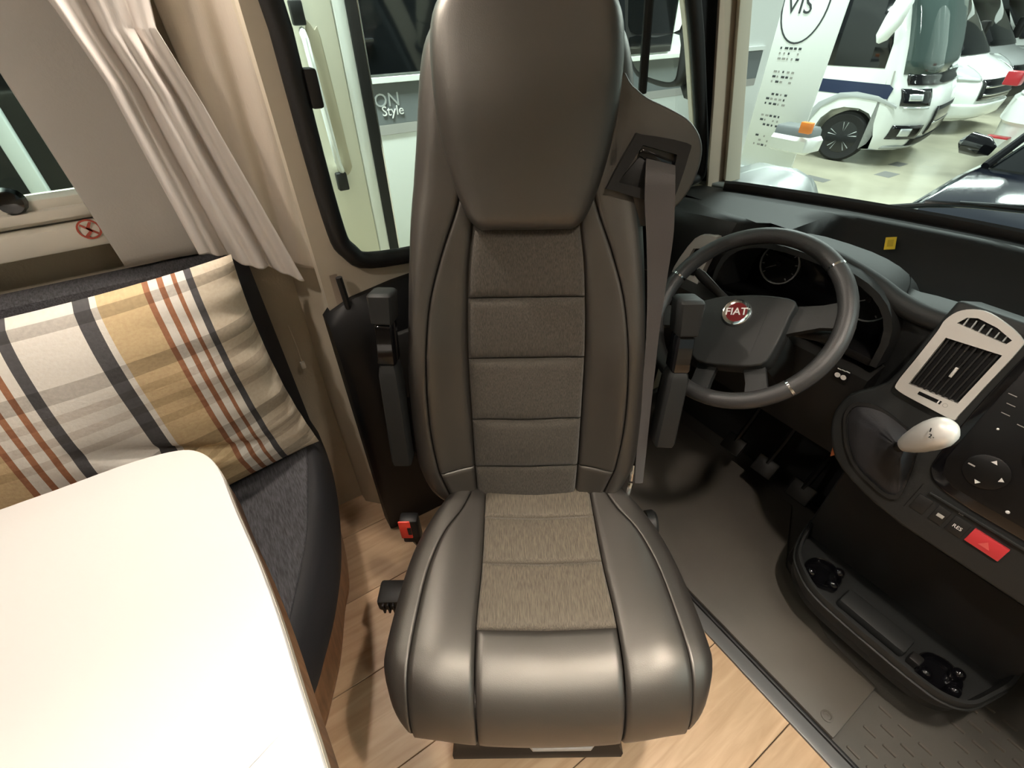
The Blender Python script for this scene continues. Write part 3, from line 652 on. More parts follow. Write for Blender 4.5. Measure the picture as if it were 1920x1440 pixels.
# notice label with two white circles, orange strip
lb = [atx(px, py, 1.036) for px, py in ((1570, 688), (1597, 697), (1588, 718), (1562, 706))]
lab = slab('notice_label', lb, .002, 'plastic_black', dash, 0, n=(-1, 0, 0)); tag(lab, 'small black notice label with two white discs')
for px, py in ((1570, 703), (1581, 708)): slab('label_disc', ring3(atx(px, py, 1.0345), Y, Z, .0058, 14), .001, 'white_print', lab, 0, n=(-1, 0, 0))
for px, py in ((1574, 692), (1582, 695), (1590, 698)): c = atx(px, py, 1.0345); slab('label_line', [c+V((0, .004, .001)), c+V((0, -.004, .001)), c+V((0, -.004, -.001)), c+V((0, .004, -.001))], .001, 'white_print', lab, 0, n=(-1, 0, 0))
tag(slab('pull_strip', [atx(px, py, .985) for px, py in ((1577, 785), (1584, 786), (1570, 852), (1556, 856), (1560, 840))], .004, 'orange_strip', dash, .001, n=(-1, .3, 0)), 'orange-brown strip hanging beside the gear console')
# yellow sticker on the pad top
def shelf(px, py):
    d = ray(px, py); n_ = V((-1, -.32, 1.0)); p_ = V((1.395, .445, .856)); return CC + d*((p_-CC).dot(n_)/d.dot(n_))
ysn = [shelf(px, py) for px, py in ((1661, 445), (1682, 444), (1678, 467), (1657, 468))]
stk = slab('yellow_sticker', ysn, .002, 'yellow', dash, 0, n=(-1, -.3, 1)); tag(stk, 'small yellow sticker on the dashboard pad')
c_ = sum(ysn, V())/4+V((-.0007, 0, .0007)); slab('sticker_print', [c_+(p-c_)*.55 for p in ysn], .0005, 'sticker_ink', stk, 0, n=(-1, -.3, 1))

# centre stack: everything lies on one tilted plane, coordinates (y, s)
P0 = V((.96, 0, .565)); SD = V((.11, 0, .335)).normalized(); CN = V((-SD.z, 0, SD.x))
def cp(y, s, off=0): return P0 + Y*y + SD*s + CN*off
def cslab(nm, pts, off, dep, m, par, bev=.001, n=2): return slab(nm, [cp(y, s, off) for y, s in pts], dep, m, par, bev, n, n=CN)
stack = dash
cb_ = cslab('console_body', [(p.x, p.y) for p in cr([(.192, .362, 0), (.197, .28, 0), (.205, .18, 0), (.245, .125, 0), (.248, .06, 0), (.20, -.012, 0), (.12, -.045, 0), (.04, -.058, 0)], 3)] + [(-.36, -.058), (-.36, .362)], 0, .16, 'plastic_dash', stack, .008, 3)
# lower return of the console towards the footwell
loft('console_lower', [[cp(.19-k*.02, -.02-k*.02, -.02-.1*k), cp(.03, -.058-k*.03, -.004-.1*k), cp(-.36, -.058-k*.03, -.004-.1*k), cp(-.36, -.02, -.1-.05*k), cp(.19, .0, -.1-.05*k)] for k in (0, .5, 1)], 'plastic_black', stack)
cslab('console_seam', [(.055, -.02), (.0565, -.02), (.0565, .04), (.055, .04)], .0006, .002, 'plastic_black', stack, 0)
# big vent
vo = cr([(.186, .30, 0), (.187, .325, 0), (.176, .348, 0), (.150, .359, 0), (.115, .352, 0), (.085, .338, 0), (.079, .322, 0), (.081, .25, 0), (.083, .185, 0), (.086, .174, 0), (.13, .174, 0), (.178, .177, 0), (.188, .19, 0), (.187, .24, 0)], 4, True)
vi = [(.170, .297), (.091, .304), (.095, .203), (.172, .197)]
vt = [(.170, .326), (.163, .340), (.150, .345), (.120, .341), (.094, .331), (.097, .322)]
vent = frame_slab('air_vent', [cp(p.x, p.y, .014) for p in vo], [[cp(*p, .014) for p in vi], [cp(*p, .014) for p in vt]], .018, CN, 'silver', stack); tag(vent, 'silver framed air vent')
cslab('vent_recess', [(.180, .345), (.085, .345), (.085, .195), (.180, .195)], .001, .004, 'plastic_black', vent, 0)
for k in range(8):
    f = (k+.5)/8; a = (.172+(.095-.172)*f); b = (.170+(.091-.170)*f)
    cslab('vent_slat', [(a+.0016, .199), (b+.0016, .302), (b-.0016, .302), (a-.0016, .199)], .010, .008, 'plastic_dark', vent, .0004, 1)
for k in range(6):
    f = (k+.6)/6.2; y_ = .168-.072*f
    cslab('vent_slat', [(y_+.0012, .324), (y_+.001, .343-.01*f), (y_-.001, .343-.01*f), (y_-.0012, .324)], .011, .008, 'rv_silver', vent, .0003, 1)
cslab('vent_tab', [(.131, .238), (.131, .258), (.126, .258), (.126, .238)], .0145, .006, 'silver', vent, .0012)
cslab('vent_lower', [(.172, .197), (.095, .203), (.093, .183), (.175, .184)], .0135, .004, 'silver', vent, 0)
vb = cslab('vent_button', [(.151, .187), (.151, .1935), (.114, .1945), (.114, .1875)], .0148, .003, 'gloss_black', vent, .0008)
cslab('button_mark', [(.119, .188), (.119, .194), (.117, .194), (.117, .188)], .0152, .001, 'white_print', vent, 0)
frame_slab('vent_symbol', [cp(.107+.004*math.cos(2*PI*k/16), .1905+.004*math.sin(2*PI*k/16), .0142) for k in range(16)], [[cp(.107+.003*math.cos(2*PI*k/16), .1905+.003*math.sin(2*PI*k/16), .0142) for k in range(16)]], .001, CN, 'rv_lightgrey', vent)
# radio / climate
rb = cslab('radio_bezel', [(p.x, p.y) for p in cr([(.066, .34, 0), (.070, .30, 0), (.072, .20, 0), (.068, .10, 0), (.060, .068, 0), (.035, .050, 0), (-.02, .044, 0)], 4)] + [(-.36, .046), (-.36, .34)], .005, .012, 'gloss_black', stack, .003)
cslab('radio_face', [(.056, .335), (.058, .20), (.056, .105), (.045, .076), (.02, .064), (-.36, .062), (-.36, .335)], .0075, .006, 'plastic_black', rb, .002)
for y_, s_, w_ in ((.052, .2515, .012), (.045, .236, .012), (.042, .219, .012), (.016, .212, .010)): cslab('radio_mark', [(y_, s_), (y_, s_+.0012), (y_-w_, s_+.0012), (y_-w_, s_)], .0082, .001, 'rv_lightgrey', rb, 0)
lathe('radio_led', [(.002, 0), (.001, .001), (.0002, .0012)], cp(.030, .192, .0076), CN, 'white_print', rb, 10)
cslab('radio_display', [(.02, .31), (.02, .25), (-.15, .25), (-.15, .31)], .0082, .002, 'dark_glass', rb, .0005)
lathe('volume_knob', [(.016, 0), (.016, .012), (.013, .015), (.001, .0155)], cp(-.035, .182, .0075), CN, 'gloss_black', rb, 24)
kc = (.002, .118)
lathe('menu_pad', [(.031, 0), (.031, .002), (.029, .003), (.001, .003)], cp(*kc, .0075), CN, 'plastic_black', rb, 32)
for ad in (0, 90, 180, 270):
    a = math.radians(ad); d = V((math.cos(a), math.sin(a))); q = V((-d.y, d.x)); c2 = V(kc)+d*.022
    if ad == 0: cslab('pad_word', [(c2.x+.004, c2.y+.0012), (c2.x-.006, c2.y+.0012), (c2.x-.006, c2.y-.0012), (c2.x+.004, c2.y-.0012)], .0112, .001, 'rv_lightgrey', rb, 0)
    else: cslab('pad_arrow', [tuple(c2+d*.0045), tuple(c2+q*.0045-d*.002), tuple(c2-q*.0045-d*.002)], .0112, .001, 'white_print', rb, 0)
for y_, s_ in ((-.055, .075), (-.085, .075)): lathe('climate_mark', [(.003, 0), (.001, .001), (.0002, .0012)], cp(y_, s_, .0076), CN, 'white_print', rb, 10)
# switch row
for y0, y1 in ((.050, .026), (.017, -.004), (-.010, -.036)): cslab('switch', [(y0, -.014), (y0, .020), (y1, .020), (y1, -.014)], .0022, .004, 'plastic_dark', stack, .0012)
cslab('switch_symbol', [(.011, .000), (.011, .007), (.000, .007), (.000, .000)], .0028, .001, 'rv_lightgrey', stack, .0004, 1)
text('switch_word', 'RES', .0095, cp(-.023, .002, .0025), -Y, SD, 'white_print', stack, .0004)
text('switch_mark', 'aux', .0055, cp(-.014, .027, .0006), -Y, SD, 'rv_lightgrey', stack, .0004)
hz = cslab('hazard_button', [(-.041, -.010), (-.041, .019), (-.0925, .018), (-.0925, -.011)], .006, .008, 'hazard_red', stack, .001)
cslab('hazard_triangle', [(-.058, -.002), (-.0745, -.002), (-.0663, .010)], .0066, .001, 'hazard_mark', hz, 0)
box('button_ledge', (0, 0, 0), (.4, .006, .006), 'plastic_dash', stack, bev=.002, frame=fr(cp(.04, .030, .002), -Y, SD))
# gear lever
gear = thing('gear_lever', 'gear lever with silver shift knob and black gaiter on the console', 'gear lever', tuple(cp(.15, .06)))
go_ = cr([(.232, .098, 0), (.225, .118, 0), (.195, .130, 0), (.150, .125, 0), (.105, .108, 0), (.088, .07, 0), (.070, .00, 0), (.075, -.018, 0), (.095, -.022, 0), (.150, -.008, 0), (.19, .02, 0), (.225, .07, 0)], 4, True)
frame_slab('gaiter_frame', [cp(p.x, p.y, .007) for p in go_], [[cp(.15+(p.x-.15)*.92, .055+(p.y-.055)*.90, .007) for p in go_]], .009, CN, 'plastic_dark', gear)
kA = atx(1690, 836, .935); kB = atx(1790, 801, .895); top = kA
rg = []
for k, (f, off, wob) in enumerate(((.93, .002, 0), (.80, .010, .0), (.62, .016, 1), (.46, .026, -1), (.30, .034, 1), (.16, .042, 0))):
    ring = []
    for i, p in enumerate(go_):
        q = V((.15+(p.x-.15)*f, .055+(p.y-.055)*f)); cx = q.x*(1)+(.118-.15)*(1-f)*1.2; cy = q.y+(.085-.055)*(1-f)*1.2
        ring.append(cp(cx, cy, off+wob*.002*math.sin(i*1.3)))
    rg.append(ring)
loft('gaiter', rg, 'bench_dark', gear)
tube('lever', [cp(.118, .088, .035), kA+(kB-kA)*.15], .010, 'plastic_dark', gear, n=10)
kd = (kB-kA)
loft('shift_knob', tube_rings([kA+kd*t for t in (0, .05, .2, .4, .6, .78, .9, .97, 1)], [.006, .013, .019, .024, .0265, .026, .021, .013, .004], 18, .82, up=CU), 'knob_silver', gear)
kc_ = kA+kd*.66+CC*0; tv = (CC-kc_).normalized()
text('shift_pattern', '1 3 5', .010, kc_+tv*.0262+CU*.004, CR+CU*-.35, CU+CR*.35, 'plastic_dark', gear, .0008)
text('shift_pattern', '2 4 R', .010, kc_+tv*.0262-CU*.006, CR+CU*-.35, CU+CR*.35, 'plastic_dark', gear, .0008)

# cup-holder tray low in the centre
TZ = .20
tray = thing('cup_holder_tray', 'dark plastic cup-holder tray low under the centre console', 'tray', (1.0, -.05, .1))
tp = [(1.13, .20), (1.05, .185), (.985, .160), (.945, .115), (.927, .07), (.922, .0), (.922, -.08), (.925, -.16), (.935, -.205), (.965, -.238), (1.02, -.255), (1.08, -.268), (1.13, -.27)]
tc_ = cr([(x, y, 0) for x, y in tp], 5)
cen_ = V((1.06, -.035, 0))
def tring(sc, z): return [V((cen_.x+(p.x-cen_.x)*sc, cen_.y+(p.y-cen_.y)*(1-(1-sc)*.6), z)) for p in tc_]
loft('tray_wall', [tring(.80, .10), tring(.86, .115), tring(.93, .14), tring(.985, .165), tring(1.0, .18), tring(1.0, TZ-.004), tring(.985, TZ), tring(.94, TZ), tring(.925, TZ-.006), tring(.90, .165), tring(.885, .158)], 'plastic_dash', tray, caps=False, closed=False)
slab('tray_floor', [V((p.x, p.y, .16)) for p in tring(.90, .16)], .05, 'plastic_dash', tray, 0, n=(0, 0, 1))
tube('tray_rib', [V((cen_.x+(p.x-cen_.x)*1.008, cen_.y+(p.y-cen_.y)*1.004, .178)) for p in tc_], .0035, 'plastic_dash', tray, n=6)
for cx, cy in ((1.01, .095), (.995, -.175)):
    cpo = lathe('cup_holder', [(.043, .0), (.043, .012), (.040, .016), (.037, .012), (.035, -.03), (.001, -.032)], (cx, cy, .163), (0, 0, 1), 'gloss_black', tray, 28)
    for a in (2.6, 4.2, 5.6): lathe('cup_gripper', [(.013, 0), (.014, .012), (.011, .022), (.004, .027), (.0005, .028)], (cx+.036*math.cos(a), cy+.036*math.sin(a), .165), (0, 0, 1), 'gloss_black', cpo, 14)
box('tray_block', (.965, -.115, .158), (1.02, .035, .186), 'plastic_dash', tray, bev=.008)
box('tray_clip', (.968, -.145, .158), (.995, -.122, .182), 'plastic_dark', tray, bev=.004)
box('tunnel', (1.10, -.27, -.005), (1.37, .20, .43), 'carpet_dark', tray, bev=.02)
# footwell bulkhead, pedals
tag(box('wall_footwell', (1.38, -1.15, -.05), (1.40, .98, .44), 'carpet_dark', bev=0), 'black carpeted footwell bulkhead below the dashboard', 'wall', kind='structure')
for i, (py_, nm) in enumerate(((.40, 'brake pedal between the other two in the dark footwell'), (.52, 'clutch pedal nearest the cab door in the dark footwell'), (.28, 'accelerator pedal nearest the console in the dark footwell'))):
    pd = thing('pedal', nm, 'pedal', (1.22, py_, .15), group='pedals')
    box('pedal_pad', (-.01, -.035, -.03), (.01, .035, .03), 'rubber_black', pd, bev=.005, frame=fr((1.22, py_, .16), (-.8, 0, .6), Y))
    tube('pedal_arm', [V((1.225, py_, .17)), V((1.28, py_, .25)), V((1.33, py_, .36))], .01, 'plastic_black', pd, n=8)

# ================================================================== TABLE, BENCH, PILLOW
TT = .72
tab = thing('dinette_table', 'white laminate dinette table with rounded corner and wood edge', 'table', (-.6, .4, 0))
tout = [atz(px, py, TT) for px, py in ((0, 955), (110, 916), (224, 874), (300, 851), (345, 843), (372, 846), (396, 860), (414, 885), (428, 920), (444, 960), (480, 1042), (520, 1150), (560, 1280), (610, 1440))]
tl2 = [V((-1.05, .80, TT)), V((-.70, .815, TT))] + tout + [V((-.098, .05, TT)), V((-.11, -.02, TT)), V((-.17, -.07, TT)), V((-1.0, -.07, TT)), V((-1.07, -.02, TT)), V((-1.09, .7, TT))]
tlc = cr(tl2, 3, True); tcen = V((-.6, .37, 0))
def toff(k, z): return [V((p.x+(p.x-tcen.x)/max(.001, (p-tcen).length)*k, p.y+(p.y-tcen.y)/max(.001, (p-tcen).length)*k, z)) for p in tlc]
loft('table_top', [toff(-.004, TT-.012), toff(0, TT-.011), toff(0, TT-.002), toff(-.002, TT)], 'table_white', tab)
loft('edge_band', [toff(-.002, TT-.030), toff(.0012, TT-.028), toff(.0012, TT-.0115), toff(-.002, TT-.011)], 'table_edge', tab)
loft('under_board', [toff(-.006, TT-.090), toff(0, TT-.086), toff(0, TT-.0305), toff(-.002, TT-.030)], 'table_wood', tab)
box('table_leg', (-.66, .12, 0), (-.56, .22, TT-.05), 'silver', tab, bev=.02)
box('leg_foot', (-.76, .02, 0), (-.46, .32, .015), 'silver', tab, bev=.005)

bench = thing('side_bench', 'dark fabric side bench under the window behind the table', 'bench', (-.5, .85, 0))
def ben(k, z, dx=0): # plan outline of the bench seat end, curved nose towards the aisle
    pts = [(-1.3, 1.13), (.035, 1.13), (.03, 1.0), (.008, .86), (-.03, .72), (-.075, .61), (-.12, .53), (-.17, .46), (-.25, .42), (-.40, .40), (-1.3, .40)]
    return [V((x+(k if x > -1 else 0)*.6, y-(k*.8 if y < .8 else 0), z)) for x, y in pts]
def benc(k, z):
    P = ben(k, z); return P[:1]+cr(P[1:-1], 5)+P[-1:]
loft('bench_base', [benc(-.075, 0), benc(-.075, .05), benc(-.06, .052), benc(-.03, .30), benc(-.02, .325)], 'table_wood', bench)
loft('seat_side', [benc(-.01, .322), benc(.008, .33), benc(.010, .36), benc(-.006, .42), benc(-.022, .445), benc(-.04, .452)], 'bench_dark', bench)
fp = [(-1.25, 1.10), (.0, 1.10), (-.005, .97), (-.035, .84), (-.068, .72), (-.11, .62), (-.155, .53), (-.2, .47), (-.28, .44), (-1.25, .44)]
slab('seat_fabric_top', [V((x, y, .458)) for x, y in fp[:1]]+cr([V((x, y, .458)) for x, y in fp[1:-1]], 4)+[V((*fp[-1], .458))], .02, 'bench_fabric', bench, .006, 3, n=(0, 0, 1))
loft('bench_back', [[V((x, y, z)) for y, z in ((1.10, .44), (1.03+o, .45), (1.015+o, .50), (1.03+o, .80), (1.042+o, .91), (1.052+o, .933), (1.075, .942), (1.10, .938))] for x, o in ((-1.3, 0), (-.04, 0), (.01, .008), (.03, .03))], 'bench_dark', bench)
loft('back_fabric', [[V((x, y, z)) for y, z in ((1.02+o, .50), (1.011+o, .52), (1.024+o, .80), (1.037+o, .91), (1.048+o, .938), (1.072, .948), (1.099, .945), (1.099, .93), (1.06, .5))] for x, o in ((-1.29, .004), (-1.28, 0), (-.03, 0), (-.01, .006))], 'bench_fabric', bench)

# pillow
def pillow():
    TR, BR_, BL, TL = V((.006, 1.0, .965)), V((.030, .985, .455)), V((-.60, .875, .465)), V((-.60, 1.005, .95))
    n = 44; vs = []; fs = []; uvs = []
    def pos(a, b, sd):
        p = (TR*(1-a)+TL*a)*(1-b)+(BR_*(1-a)+BL*a)*b
        nr = ((TL-TR).cross(BR_-TR)).normalized()
        if nr.y > 0: nr = -nr
        ea, eb = 1-abs(2*a-1)**2.3, 1-abs(2*b-1)**2.3
        th = .088*(max(0, ea)*max(0, eb))**.5
        pin = .018*((2*a-1)**2*(1-(2*b-1)**2)*(1 if a < .5 else -1)); piv = .016*((2*b-1)**2*(1-(2*a-1)**2)*(1 if b < .5 else -1))
        p = p + (TL-TR).normalized()*pin + (BR_-TR).normalized()*piv
        wr = .003*math.sin(40*a+12*b)*math.exp(-a*7)*math.sin(PI*b)+.0055*math.sin(46*b+11*a+2*math.sin(7*b))*math.exp(-a*6)*math.sin(PI*b)**.5+.003*math.sin(9*b-14*a)*math.sin(PI*a)*math.sin(PI*b)
        d = (a-.34)*.60+(b-.66)*.80
        along = (b-.60)*-.6+(a-.3)*.8
        cre = -.022*math.exp(-(d/.022)**2)*math.exp(-(along/.22)**2) + .010*math.exp(-((d-.06)/.05)**2)*math.exp(-(along/.25)**2)
        return p + nr*(sd*th*(.9 if sd > 0 else .35) + (wr+cre if sd > 0 else 0))
    idx = {}
    for sd in (1, -1):
        for j in range(n+1):
            for i in range(n+1):
                ed = i in (0, n) or j in (0, n)
                if sd < 0 and ed: idx[(sd, i, j)] = idx[(1, i, j)]; continue
                idx[(sd, i, j)] = len(vs); vs.append(pos(i/n, j/n, sd)); uvs.append((i/n, j/n))
        for j in range(n):
            for i in range(n):
                q = [idx[(sd, i, j)], idx[(sd, i+1, j)], idx[(sd, i+1, j+1)], idx[(sd, i, j+1)]]
                fs.append(q if sd < 0 else q[::-1])
    me = bpy.data.meshes.new('pillow'); me.from_pydata(vs, [], fs); me.update()
    uv = me.uv_layers.new()
    for l in me.loops: uv.data[l.index].uv = uvs[l.vertex_index]
    o = link('pillow', me, 'plaid', sharp=80); tag(o, 'plaid cotton pillow in white, tan, brown and charcoal leaning on the bench', 'pillow'); return o
pillow()

# ================================================================== CURTAINS
def sheet(name, left, right, zt, zb, folds, amp, m, label, th=.003, nu=60, nv=40, wave=0, hem=0):
    vs = []; fs = []
    for j in range(nv+1):
        b = j/nv; z = zt+(zb-zt)*b
        l, r = left(b), right(b)
        for i in range(nu+1):
            a = i/nu; p = l.lerp(r, a)
            y = -amp(b)*(.5+.5*math.sin(2*PI*folds*a+wave*b)) + amp(b)*.25*math.sin(2*PI*folds*2.3*a+2+3*b)
            vs.append(V((p.x, p.y+y, p.z)))
    W = nu+1
    for j in range(nv):
        for i in range(nu): fs.append((j*W+i, j*W+i+1, (j+1)*W+i+1, (j+1)*W+i))
    o = raw(name, vs, fs, m, sharp=180); md = o.modifiers.new('thickness', 'SOLIDIFY'); md.thickness = th
    tag(o, label, 'curtain', 'window curtains'); return o
def lin(*pts):
    T = [(p[0], V(p[1:])) for p in pts]
    def f(b):
        for (a, x), (c, y) in zip(T, T[1:]):
            if b <= c: k = (b-a)/(c-a); k = k*k*(3-2*k) if len(T) > 2 else k; return x.lerp(y, k)
        return T[-1][1]
    return f
sheet('curtain', lin((0, -.205, 1.10, 1.70), (1, -.168, 1.092, .954)), lin((0, .00, 1.10, 1.70), (1, .02, 1.092, .952)), 1.7, .93, .55, lambda b: .014, 'curtain_panel', 'smooth grey flat curtain panel beside the side window', .004)
sheet('curtain', lin((0, -.17, 1.06, 1.70), (.52, -.075, 1.065, 1.305), (.60, -.062, 1.065, 1.24), (1, -.045, 1.062, .968)), lin((0, .10, 1.06, 1.70), (.52, .030, 1.06, 1.305), (.65, .055, 1.062, 1.2), (1, .118, 1.045, .872)), 1.7, .9, 2.2, lambda b: .018+.012*b, 'curtain_sheer', 'gathered sheer off-white curtain hanging over the bench back', .0015, wave=1.2)
sheet('curtain', lin((0, .03, 1.10, 1.70), (1, .06, 1.10, .895)), lin((0, .185, 1.085, 1.70), (.5, .19, 1.08, 1.3), (1, .168, 1.075, .868)), 1.7, .88, 1.3, lambda b: .018, 'curtain_sand', 'sand-coloured curtain hanging against the pillar lining', .002, wave=.6)

# ================================================================== OUTSIDE: own bonnet and wiper, mirror, showroom
GZ = -.65
def patch(nm, f, u0, u1, v0, v1, nu, nv, m, par, local=True, thick=.01):
    vs = [f(u0+(u1-u0)*i/nu, v0+(v1-v0)*j/nv) for j in range(nv+1) for i in range(nu+1)]; W = nu+1
    fs = [(j*W+i, j*W+i+1, (j+1)*W+i+1, (j+1)*W+i) for j in range(nv) for i in range(nu)]
    o = raw(nm, vs, fs, m, par, local, 60)
    if thick: md = o.modifiers.new('thickness', 'SOLIDIFY'); md.thickness = thick; md.offset = 0
    return o
def bon(y, t):
    x = xw(y)+.03+t*.85; k = max(0, min(1, (abs(y)-.70)/.18))
    z = .862 - .55*t - .25*t*t; zf = .875 - 1.6*max(0, t-.42)**1.5
    return V((x, y, z*(1-k)+zf*k))
bon_o = patch('bonnet', bon, -1.02, 1.02, 0, 1, 40, 20, 'bonnet_grey', None, thick=.012); tag(bon_o, 'own pale bonnet with raised wing outside the windscreen corner', 'bonnet')
wa, wb, wc = V((1.60, .50, .905)), V((1.63, .30, .908)), V((1.68, -.25, .912))
wip = thing('windscreen_wiper', 'black wiper lying along the foot of the windscreen', 'wiper', (1.66, .1, .89))
tube('wiper_blade', [atx(1650, 390, 1.64), atx(1740, 384, 1.66), atx(1830, 384, 1.68), atx(1990, 396, 1.70)], .008, 'rubber_black', wip, n=8)
tube('wiper_arm', [atx(1735, 380, 1.66), atx(1830, 386, 1.67), atx(1990, 402, 1.68)], .007, 'gloss_black', wip, n=8)
tube('wiper_glint', [atx(1800, 379, 1.66), atx(1880, 384, 1.665), atx(1990, 390, 1.67)], .003, 'chrome', wip, n=6)  # thin chrome line standing in for the highlight along the black wiper
# door mirror
mi = thing('door_mirror', 'tall black door mirror with two glass panes outside the cab window', 'mirror', (1.32, 1.22, 1.1))
mo = [(1170, -220), (1168, 0), (1172, 80), (1185, 135), (1205, 152), (1238, 164), (1265, 162), (1280, 148), (1288, 100), (1294, 0), (1300, -200)]
MX = 1.30
slab('mirror_housing', cr([atx(px, py, MX) for px, py in mo], 3, True), .12, 'plastic_dark', mi, .012, 3, n=(-1, 0, 0))
mn = V((-1, -.26, -.02)).normalized()
def mpane(nm, pxs):
    P = [atx(px, py, MX-.004) for px, py in pxs]; slab(nm, cr(P, 3, True), .004, 'mirror', mi, 0, n=(-1, 0, 0))
mpane('mirror_pane', [(1182, -190), (1178, 0), (1182, 60), (1225, 62), (1274, 56), (1277, 0), (1284, -180)])
mpane('wide_pane', [(1180, 70), (1186, 115), (1202, 138), (1240, 152), (1262, 152), (1270, 130), (1274, 66), (1230, 70)])
tube('mirror_arm', [V((1.33, 1.02, 1.15)), V((1.36, 1.1, 1.12)), V((1.38, 1.18, 1.2))], .03, 'plastic_dark', mi, n=10)

gnd = box('floor_hall', (-14, -16, GZ-.05), (30, 18, GZ), 'hall_floor', bev=0); tag(gnd, 'polished pale showroom floor', 'floor', kind='structure')
for px, py, sx_, sy_ in ((1663, 327, .16, .10), (1530, 335, .10, .16), (1684, 308, .14, .08)):
    c = atz(px, py, GZ); box('floor_patch', (c.x-sx_, c.y-sy_, GZ-.004), (c.x+sx_, c.y+sy_, GZ+.0015), 'drain', gnd, bev=0)
tag(box('wall_hall_front', (24, -16, GZ), (24.2, 18, 7), 'hall_wall', bev=0), 'far grey showroom wall beyond the parked motorhomes', 'wall', kind='structure')
tag(box('wall_hall_side', (-14, 13, GZ), (24, 13.2, 7), 'hall_wall', bev=0), 'side wall of the showroom', 'wall', kind='structure')

# neighbouring motorhome seen through the cab door window
NY = 2.05
nb = thing('neighbour_motorhome', 'white motorhome with grey lettered stripe right outside the cab door window', 'motorhome', (1.0, NY+1.1, GZ))
box('side_wall', (-3.5, NY, -.25), (3.2, NY+2.2, 2.2), 'rv_white', nb, bev=.03)
def nband(nm, x0, x1, z0, z1, m, off=.004): return box(nm, (x0, NY-off, z0), (x1, NY+.01, z1), m, nb, bev=.001, seg=1)
nband('dark_window', .30, 2.6, 1.125, 1.9, 'dark_glass', .012); nband('grey_stripe', .2, 3.1, .955, 1.094, 'rv_grey'); nband('light_stripe', .2, 3.1, .918, .955, 'rv_lightgrey')
nband('window_ledge', .2, 3.1, 1.096, 1.116, 'rv_white', .014)
nband('dark_window', -3.0, .16, .62, 1.9, 'dark_glass', .012)
tube('window_bar', [aty(664, 78, NY-.02), aty(700, 75, NY-.02)], .006, 'chrome', nb, n=6)
t1 = aty(722, 189, NY-.006); text('stripe_lettering', 'ION', .066, t1, X, Z, 'rv_silver', nb, .001)
t2 = aty(737, 208, NY-.006); text('stripe_lettering', 'Style', .048, t2, X, Z, 'white_print', nb, .001)
tube('skirt_line', [V((.2, NY-.004, .30)), V((3.0, NY-.004, .30))], .004, 'rv_lightgrey', nb, n=6)
pst = [aty(-30, 165, NY-.05), aty(66, 371, NY-.05), aty(100, 371, NY-.05), aty(12, 205, NY-.05)]
xl = (pst[1].x+pst[1].x)/2
tag(box('awning_post', (aty(64, 371, 1.75).x, 1.74, GZ), (aty(100, 371, 1.75).x, 1.78, 1.9), 'rv_white', bev=.006), 'white upright post outside the living-area window', 'post')
# open entrance door of the neighbour, standing out towards the cab window
od = thing('open_motorhome_door', 'cream open entrance door with long grab handle outside the cab window', 'door', (.55, 1.6, 0))
OY = 1.60
ox0, ox1, ox2 = aty(560, 100, OY).x, aty(640, 100, OY).x, aty(664, 60, OY).x
box('door_leaf', (ox0-.012, OY, -.1), (ox1, OY+.03, 1.85), 'rv_cream', od, bev=.006)
box('door_return', (ox1, OY-.004, -.1), (ox2-.008, OY+.03, 1.85), 'rv_white', od, bev=.01)
box('door_seal', (ox2-.012, OY-.008, -.1), (ox2+.020, OY+.03, 1.85), 'rubber_black', od, bev=.004)
box('seal_chrome', (ox2+.0185, OY-.010, -.1), (ox2+.0235, OY+.0, 1.85), 'chrome', od, bev=.001)
hA = aty(579, 62, OY); hB = aty(648, 322, OY)
rc = [aty(px, py, OY-.003) for px, py in ((573, 60), (590, 56), (602, 72), (655, 290), (660, 315), (650, 330), (634, 322))]
mat('handle_recess', (.50, .46, .34), .5)
slab('handle_recess', cr(rc, 3, True), .006, 'handle_recess', od, .002, n=(0, -1, 0))
tube('grab_handle', [aty(567, 60, OY-.01), aty(573, 75, OY-.05), aty(590, 140, OY-.055), aty(622, 260, OY-.055), aty(634, 305, OY-.05), aty(640, 318, OY-.01)], .013, 'rv_white', od, n=10, flat=.7)
for px, py in ((557, 24), (642, 340)):
    c = aty(px, py, OY-.012); box('door_catch', c+V((-.016, -.01, -.026)), c+V((.016, .014, .026)), 'rubber_black', od, bev=.004)

